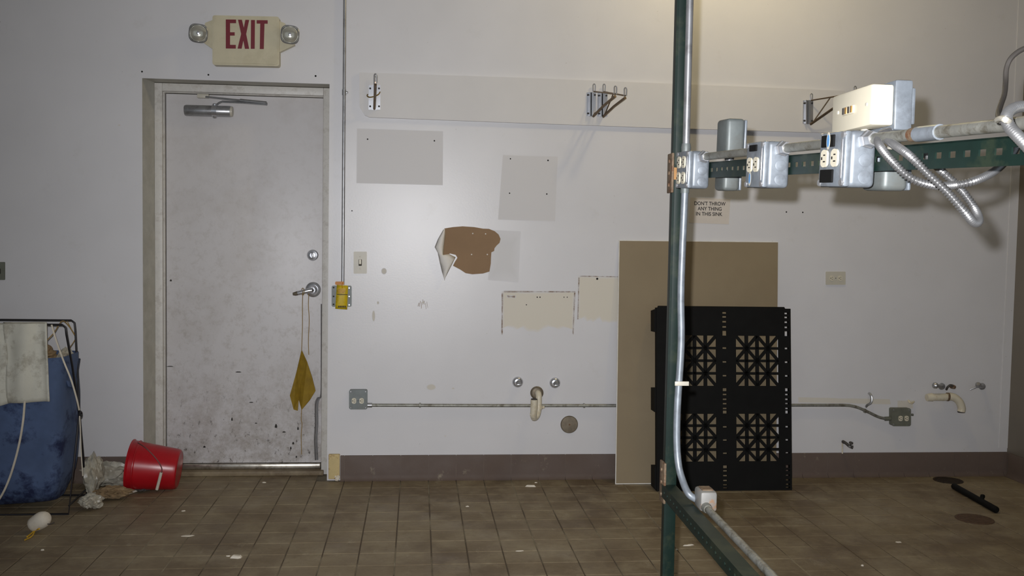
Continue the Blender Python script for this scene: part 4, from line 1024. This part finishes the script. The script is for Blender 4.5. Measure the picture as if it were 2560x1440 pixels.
# ties at the corner
B().tube(catmull([at(118, 850, -.6), at(135, 832, -.55), at(155, 803, -.4), at(172, 815, -.36), at(188, 840, -.34)], 6), .0028, 6).build('tie_string', M_STRING, hm)
B().tube(catmull([at(168, 803, -.36), at(178, 822, -.34), at(189, 842, -.33), at(182, 858, -.34), at(172, 872, -.4)], 6), .0022, 6).build('tie_string', M_STRING, hm)
B().tube(catmull([at(129, 812, -.66), at(140, 850, -.67), at(158, 900, -.69), at(178, 950, -.69), at(192, 998, -.67), at(198, 1025, -.64)], 8), .0045, 8, flat=.6).build('side_strap', M_ROPE, hm)
B().tube(catmull([at(199, 1040, -.60), at(201, 1080, -.6), at(203, 1130, -.6), at(207, 1190, -.6)], 5), .003, 6).build('side_strap', M_ROPE, hm)
def crumple(name, c, sz, m, label, cat, amp=.35, freq=3.0, seed=0, group=None, parent=None, sub=4, lift=True):
    bm = bmesh.new(); bmesh.ops.create_icosphere(bm, subdivisions=sub, radius=1)
    o_ = V((seed*7.3, seed*3.1, seed*1.7))
    for v in bm.verts:
        d = v.co.normalized(); k = 1 + amp*(noise.noise(d*freq+o_)) + amp*.6*abs(noise.noise(d*freq*2.3+o_*2)) - amp*.4*abs(noise.noise(d*freq*4+o_*3))
        v.co = V((d.x*sz[0], d.y*sz[1], d.z*sz[2]))*k
    zmin = min(v.co.z for v in bm.verts); b = B(); c = V(c)
    base = V((c.x, c.y, c.z-zmin)) if lift else c
    bm.verts.ensure_lookup_table()
    b.add([v.co+base for v in bm.verts], [[v.index for v in f.verts] for f in bm.faces]); bm.free()
    if parent is not None: return b.build(name, m, parent, 25)
    return one(b, name, m, label, cat, group, smooth=25)
# rags lying in the hamper
crumple('rag', (-1.925, -.47, .775), (.075, .09, .06), M_BROWN, 'brownish crumpled rag showing above the hamper bag', 'rag', .35, 3, 4, lift=False)
crumple('rag', (-1.80, -.46, .765), (.035, .06, .05), M_FILM, 'pale crumpled rag in the hamper corner beside the frame', 'rag', .35, 3, 9, lift=False)
crumple('rag', (-2.22, -.47, .76), (.14, .10, .06), M_TOWEL, 'white bundle of rags inside the hamper behind the towel', 'rag', .3, 3, 2, lift=False)
# towel over the near top bar
def towel(name, label, xl, xr, bot, dyf, seed):
    rows = []; nr, nc = 22, 18
    for i in range(nr+1):
        v = i/nr; row = []
        for j in range(nc+1):
            u = j/nc; xt = xl[0]+(xr[0]-xl[0])*u; xb = xl[1]+(xr[1]-xl[1])*u
            if v < .16:          # behind the bar, over the top
                a = v/.16; p = at(xt, 806+70*(1-a)**2, nY+.055-.055*a); 
            else:
                a = (v-.16)/.84; by_ = bot[0]+(bot[1]-bot[0])*u
                p = at(xt+(xb-xt)*a, 806+(by_-806)*a, nY-.012-dyf*(min(1, a*4)))
            fold = .012*math.sin(u*9+seed)*min(1, v*2) + .02*noise.noise(V((u*3+seed, v*3, seed)))
            row.append(p + V((0, fold, 0)))
        rows.append(row)
    nr_ = len(rows); ncc = len(rows[0]); b = B(); b.add([p for r in rows for p in r], [(i*ncc+j, i*ncc+j+1, (i+1)*ncc+j+1, (i+1)*ncc+j) for i in range(nr_-1) for j in range(ncc-1)])
    o = one(b, name, M_TOWEL, label, 'towel', smooth=60); o.modifiers.new('thickness', 'SOLIDIFY').thickness = .005; return o
towel('towel', 'grubby white towel draped over the hamper bar with a square hem', (8, 17), (117, 126), (1008, 1003), .02, 1.0)
towel('towel', 'second white towel half hidden at the left picture edge', (-70, -70), (14, 24), (1032, 1008), .012, 4.0)
one(B().tube(catmull([at(62, 1002, nY-.05), at(58, 1050, nY-.055), at(50, 1100, nY-.06), at(38, 1150, nY-.065), at(22, 1200, nY-.07), at(2, 1242, nY-.075), at(-30, 1285, nY-.08)], 8), .0055, 8, flat=.6), 'white_cord', M_ROPE, 'white cord dangling down the front of the blue bag', 'cord')

# red bucket lying on its side
Lb = .262; r1, r2 = .137, .108
yc = -.165
prf = lambda r_, h_: (r_, h_)
rim_x, base_x = at(325, 1150, yc).x, at(443, 1170, yc).x
ax = V((base_x-rim_x, .015, 0)).normalized()
tilt = math.asin((r1-r2)/Lb)
o0 = V((rim_x, yc, r1*math.cos(tilt)+.0))
axb = V((ax.x*math.cos(tilt), ax.y, -math.sin(tilt))).normalized()
bk_ = thing('bucket', 'bright red plastic bucket tipped on its side by the door', 'bucket', V((o0.x+.12, yc, 0)))
th = .004
prof = [(r1+.006, 0), (r1+.007, .006), (r1+.003, .010), (r1, .012), (r1, .034), (r1+.003, .036), (r1+.002, .04), (r1-.004, .044), (r1-.012, .12), (r2+.004, Lb-.02), (r2, Lb-.006), (r2-.008, Lb), (r2-.03, Lb-.004), (.0, Lb-.004)]
inner = [(.0, Lb-.012), (r2-.006, Lb-.012), (r1-.008, .04), (r1-.005, .002), (r1+.002, -.001), (r1+.006, 0)]
B().lathe(o0, axb, prof, 48).build('bucket_body', M_BUCKET, bk_, 30)
B().lathe(o0, axb, inner, 48).build('bucket_inside', M_BUCKET, bk_, 30)
hp_ = [at(345, 1107, yc-r1*.75), at(362, 1118, yc-r1-.012), at(380, 1135, yc-r1-.02), at(395, 1153, yc-r1-.02), at(404, 1170, yc-r1-.02), at(404, 1182, yc-r1-.02)]
B().tube(catmull(hp_, 6), .0032, 8).build('bail_handle', mat('dull_wire', (120, 72, 70), .5, .3), bk_)
B().tube([at(403, 1181, yc-r1-.02), at(397, 1205, yc-r1-.018), at(392, 1224, yc-r1-.01)], .008, 10).build('handle_grip', M_ROPE, bk_)

# litter around the hamper and bucket
crumple('plastic_bag', atz(228, 1245) + V((0, .03, 0)), (.045, .07, .10), M_FILM, 'tall crumpled clear plastic bag beside the hamper leg', 'plastic bag', .42, 1.8, 1)
crumple('plastic_bag', atz(228, 1272), (.055, .05, .035), M_FILM, 'small cloudy plastic bag nearest the camera beside hamper', 'plastic bag', .4, 2.0, 3)
crumple('plastic_bag', atz(270, 1220) + V((0, .02, 0)), (.12, .06, .065), M_FILM, 'wide crumpled plastic film heap left of the red bucket', 'plastic bag', .45, 2.0, 5)
crumple('plastic_bag', atz(222, 1195) + V((0, .03, 0)), (.09, .05, .11), M_FILM, 'greyish plastic film heaped against the base tiles', 'plastic bag', .5, 2.0, 6)
crumple('paper_scrap', atz(282, 1246), (.085, .055, .028), M_BROWN, 'flattened brown paper scrap before the plastic film', 'scrap', .5, 3, 7)
crumple('paper_scrap', atz(294, 1214), (.035, .04, .045), mat('orange_scrap', (176, 132, 92), .8), 'small tan scrap tucked against the bucket rim', 'scrap', .4, 3, 8)
for (a, b_, lab) in (((318, 1238), (368, 1222), 'pale stick lying in front of the bucket rim'), ((330, 1226), (372, 1216), 'thin dark stick beneath the red bucket')):
    p, q = atz(*a), atz(*b_)
    one(B().tube([p+V((0, 0, .008)), q+V((0, 0, .008))], .006, 8), 'stick', M_SCRAP if 'pale' in lab else M_CABLE, lab, 'stick')
crumple('black_scrap', atz(350, 1229), (.05, .025, .012), M_CABLE, 'black flat scrap below the bucket', 'scrap', .5, 3, 11)
# dust mask
mk = thing('dust_mask', 'white moulded dust mask with yellow straps lying on the floor', 'dust mask', atz(105, 1335))
c = atz(108, 1330); ax = V((.55, -.55, .62)).normalized()
prof = []
for k in range(9):
    a = R(90*k/8); prof.append((.052*math.cos(a)**.8 if k < 8 else .0005, .045*math.sin(a)))
ax = V((.80, -.25, .50)).normalized()
mp = [(.030, -.004)] + [(.046*math.cos(R(90*k/9))**.6*(1 - .25*max(0, 1-k/4)) if k < 9 else .0005, .095*math.sin(R(90*k/9))) for k in range(10)]
B().lathe(c+V((-.045, 0, .034)), ax, mp, 26).build('mask_shell', M_SCRAP, mk, 50)
B().tube(catmull([at(119, 1310, c.y-.055), at(127, 1310, c.y-.06), at(136, 1306, c.y-.05)], 4), .0025, 6).build('nose_clip', M_CABLE, mk)
B().tube(catmull([atz(98, 1322, .03), atz(88, 1326, .015), atz(78, 1334, .006), atz(68, 1342, .004)], 5), .004, 6).build('strap', M_YELLOW, mk)
B().tube(catmull([atz(122, 1296, .055), atz(104, 1302, .05), atz(90, 1322, .02), atz(80, 1340, .004), atz(62, 1350, .004)], 5), .003, 6).build('strap', M_YELLOW, mk)
# white scraps scattered on the tiles
def chip(x, y, L_, W_, H_, ang, label, seed):
    c = atz(x, y); b = B(); rn = random.Random(seed); n = 9
    pts = [V((math.cos(a)*L_*rn.uniform(.7, 1.1), math.sin(a)*W_*rn.uniform(.6, 1.1), 0)) for a in [k*2*math.pi/n for k in range(n)]]
    M3 = Matrix.Rotation(R(ang), 3, 'Z'); pts = [M3 @ p for p in pts]
    top = [c + V((p.x*.72, p.y*.72, H_*rn.uniform(.7, 1.2)+.001)) for p in pts]; bot_ = [c + p + V((0, 0, .0005)) for p in pts]
    b.add(bot_+top, [tuple(range(n))[::-1], tuple(range(n, 2*n))]+[(k, (k+1) % n, (k+1) % n+n, k+n) for k in range(n)])
    one(b, 'floor_scrap', M_SCRAP, label, 'scrap', 'white scraps on the tiles', smooth=0)
chip(592, 1394, .030, .022, .010, 10, 'largest white scrap at the bottom edge left of centre', 1)
chip(570, 1391, .010, .006, .004, 0, 'tiny white scrap just left of the largest one', 2)
chip(1328, 1217, .034, .008, .009, -8, 'white stick-like scrap near wall below the drain cover', 3)
chip(1340, 1207, .010, .006, .003, 20, 'tiny scrap behind the white stick-like one', 4)
chip(1722, 1364, .030, .008, .004, 12, 'thin white streaky scrap just right of the post foot', 5)
chip(1692, 1375, .007, .006, .004, 0, 'white speck left of the streaky scrap by the post', 6)
chip(1168, 1267, .013, .006, .004, 0, 'small white flake on tiles in the middle of the floor', 7)
chip(459, 1278, .013, .007, .003, 15, 'pale flake on the tiles right of the litter heap', 8)
chip(106, 1376, .010, .007, .004, 0, 'pale speck below the dust mask', 9)
chip(2156, 1415, .008, .007, .005, 0, 'white speck on the floor toward the bottom right', 10)
chip(2246, 1356, .016, .010, .003, 0, 'pale smear-like flake on the right part of floor', 11)
chip(470, 1340, .035, .016, .002, 10, 'thin pale paint flake below the red bucket', 12)
chip(1300, 1378, .024, .006, .002, 5, 'thin pale flake above the bottom edge at centre', 13)
chip(638, 1181, .014, .012, .005, 0, 'tan crumb near the door threshold', 14)
chip(660, 1207, .012, .008, .004, 0, 'pale crumb on the tiles before the door', 15)
# floor drains and black pipe at right
for (x, y, rr_, m, lab) in ((2365, 1199, .085, M_DRAIN, 'dark round floor drain near the right corner'), (2436, 1298, .095, mat('rusty_floor_drain', (92, 70, 52), .7, .2, var=.3, scale=60), 'rusty brown round floor drain below the black pipe')):
    c = atz(x, y); c.z = 0
    if c.y > -.12: c.y = -.12
    t = thing('floor_drain', lab, 'floor drain', c)
    B().lathe(c, (0, 0, 1), [(rr_, 0), (rr_, .003), (rr_-.012, .004), (rr_-.013, .0015), (.002, .0015)], 36).build('drain_ring', m, t)
    g = B()
    for k in range(-4, 5):
        w_ = math.sqrt(max(0, (rr_-.013)**2-(k*.0165)**2)); 
        if w_ > .01: g.bx(c.x-w_, c.x+w_, c.y+k*.0165-.005, c.y+k*.0165+.005, .001, .0045)
    g.build('grate', m, t, 0)
p, q = atz(2383, 1222), atz(2492, 1284); p.z = q.z = .018
t = thing('black_pipe', 'black pipe length with a short knob lying on floor at right', 'pipe', (p+q)/2 - V((0, 0, .018)))
B().tube([p, p.lerp(q, .02), p.lerp(q, .5)+V((0, .0, .0)), p.lerp(q, .98), q], [.013, .018, .018, .018, .012], 14).build('pipe', M_BLACK, t)
m_ = p.lerp(q, .68); B().lathe(m_, (.35, .5, .6), [(.010, 0), (.010, .03), (.013, .032), (.012, .042)], 12).build('knob', M_BLACK, t)

# ---------- ceiling lamp (above the picture) that gives the warm light
t = thing('ceiling_lamp', 'bare warm bulb in a ceiling holder above the picture at right', 'ceiling lamp', (LAMP.x, LAMP.y, ZC))
B().lathe((LAMP.x, LAMP.y, ZC), (0, 0, -1), [(.055, 0), (.05, .02), (.03, .05), (.022, .06)], 24).build('holder', M_PLATE, t)
B().lathe((LAMP.x, LAMP.y, ZC-.055), (0, 0, -1), [(.014, 0), (.016, .02), (.03, .045), (.033, .065), (.028, .085), (.012, .097), (.001, .1)], 20).build('bulb', M_BULB, t)
bpy.data.objects['ceiling_bulb_light'].location = (LAMP.x, LAMP.y, ZC-.20)
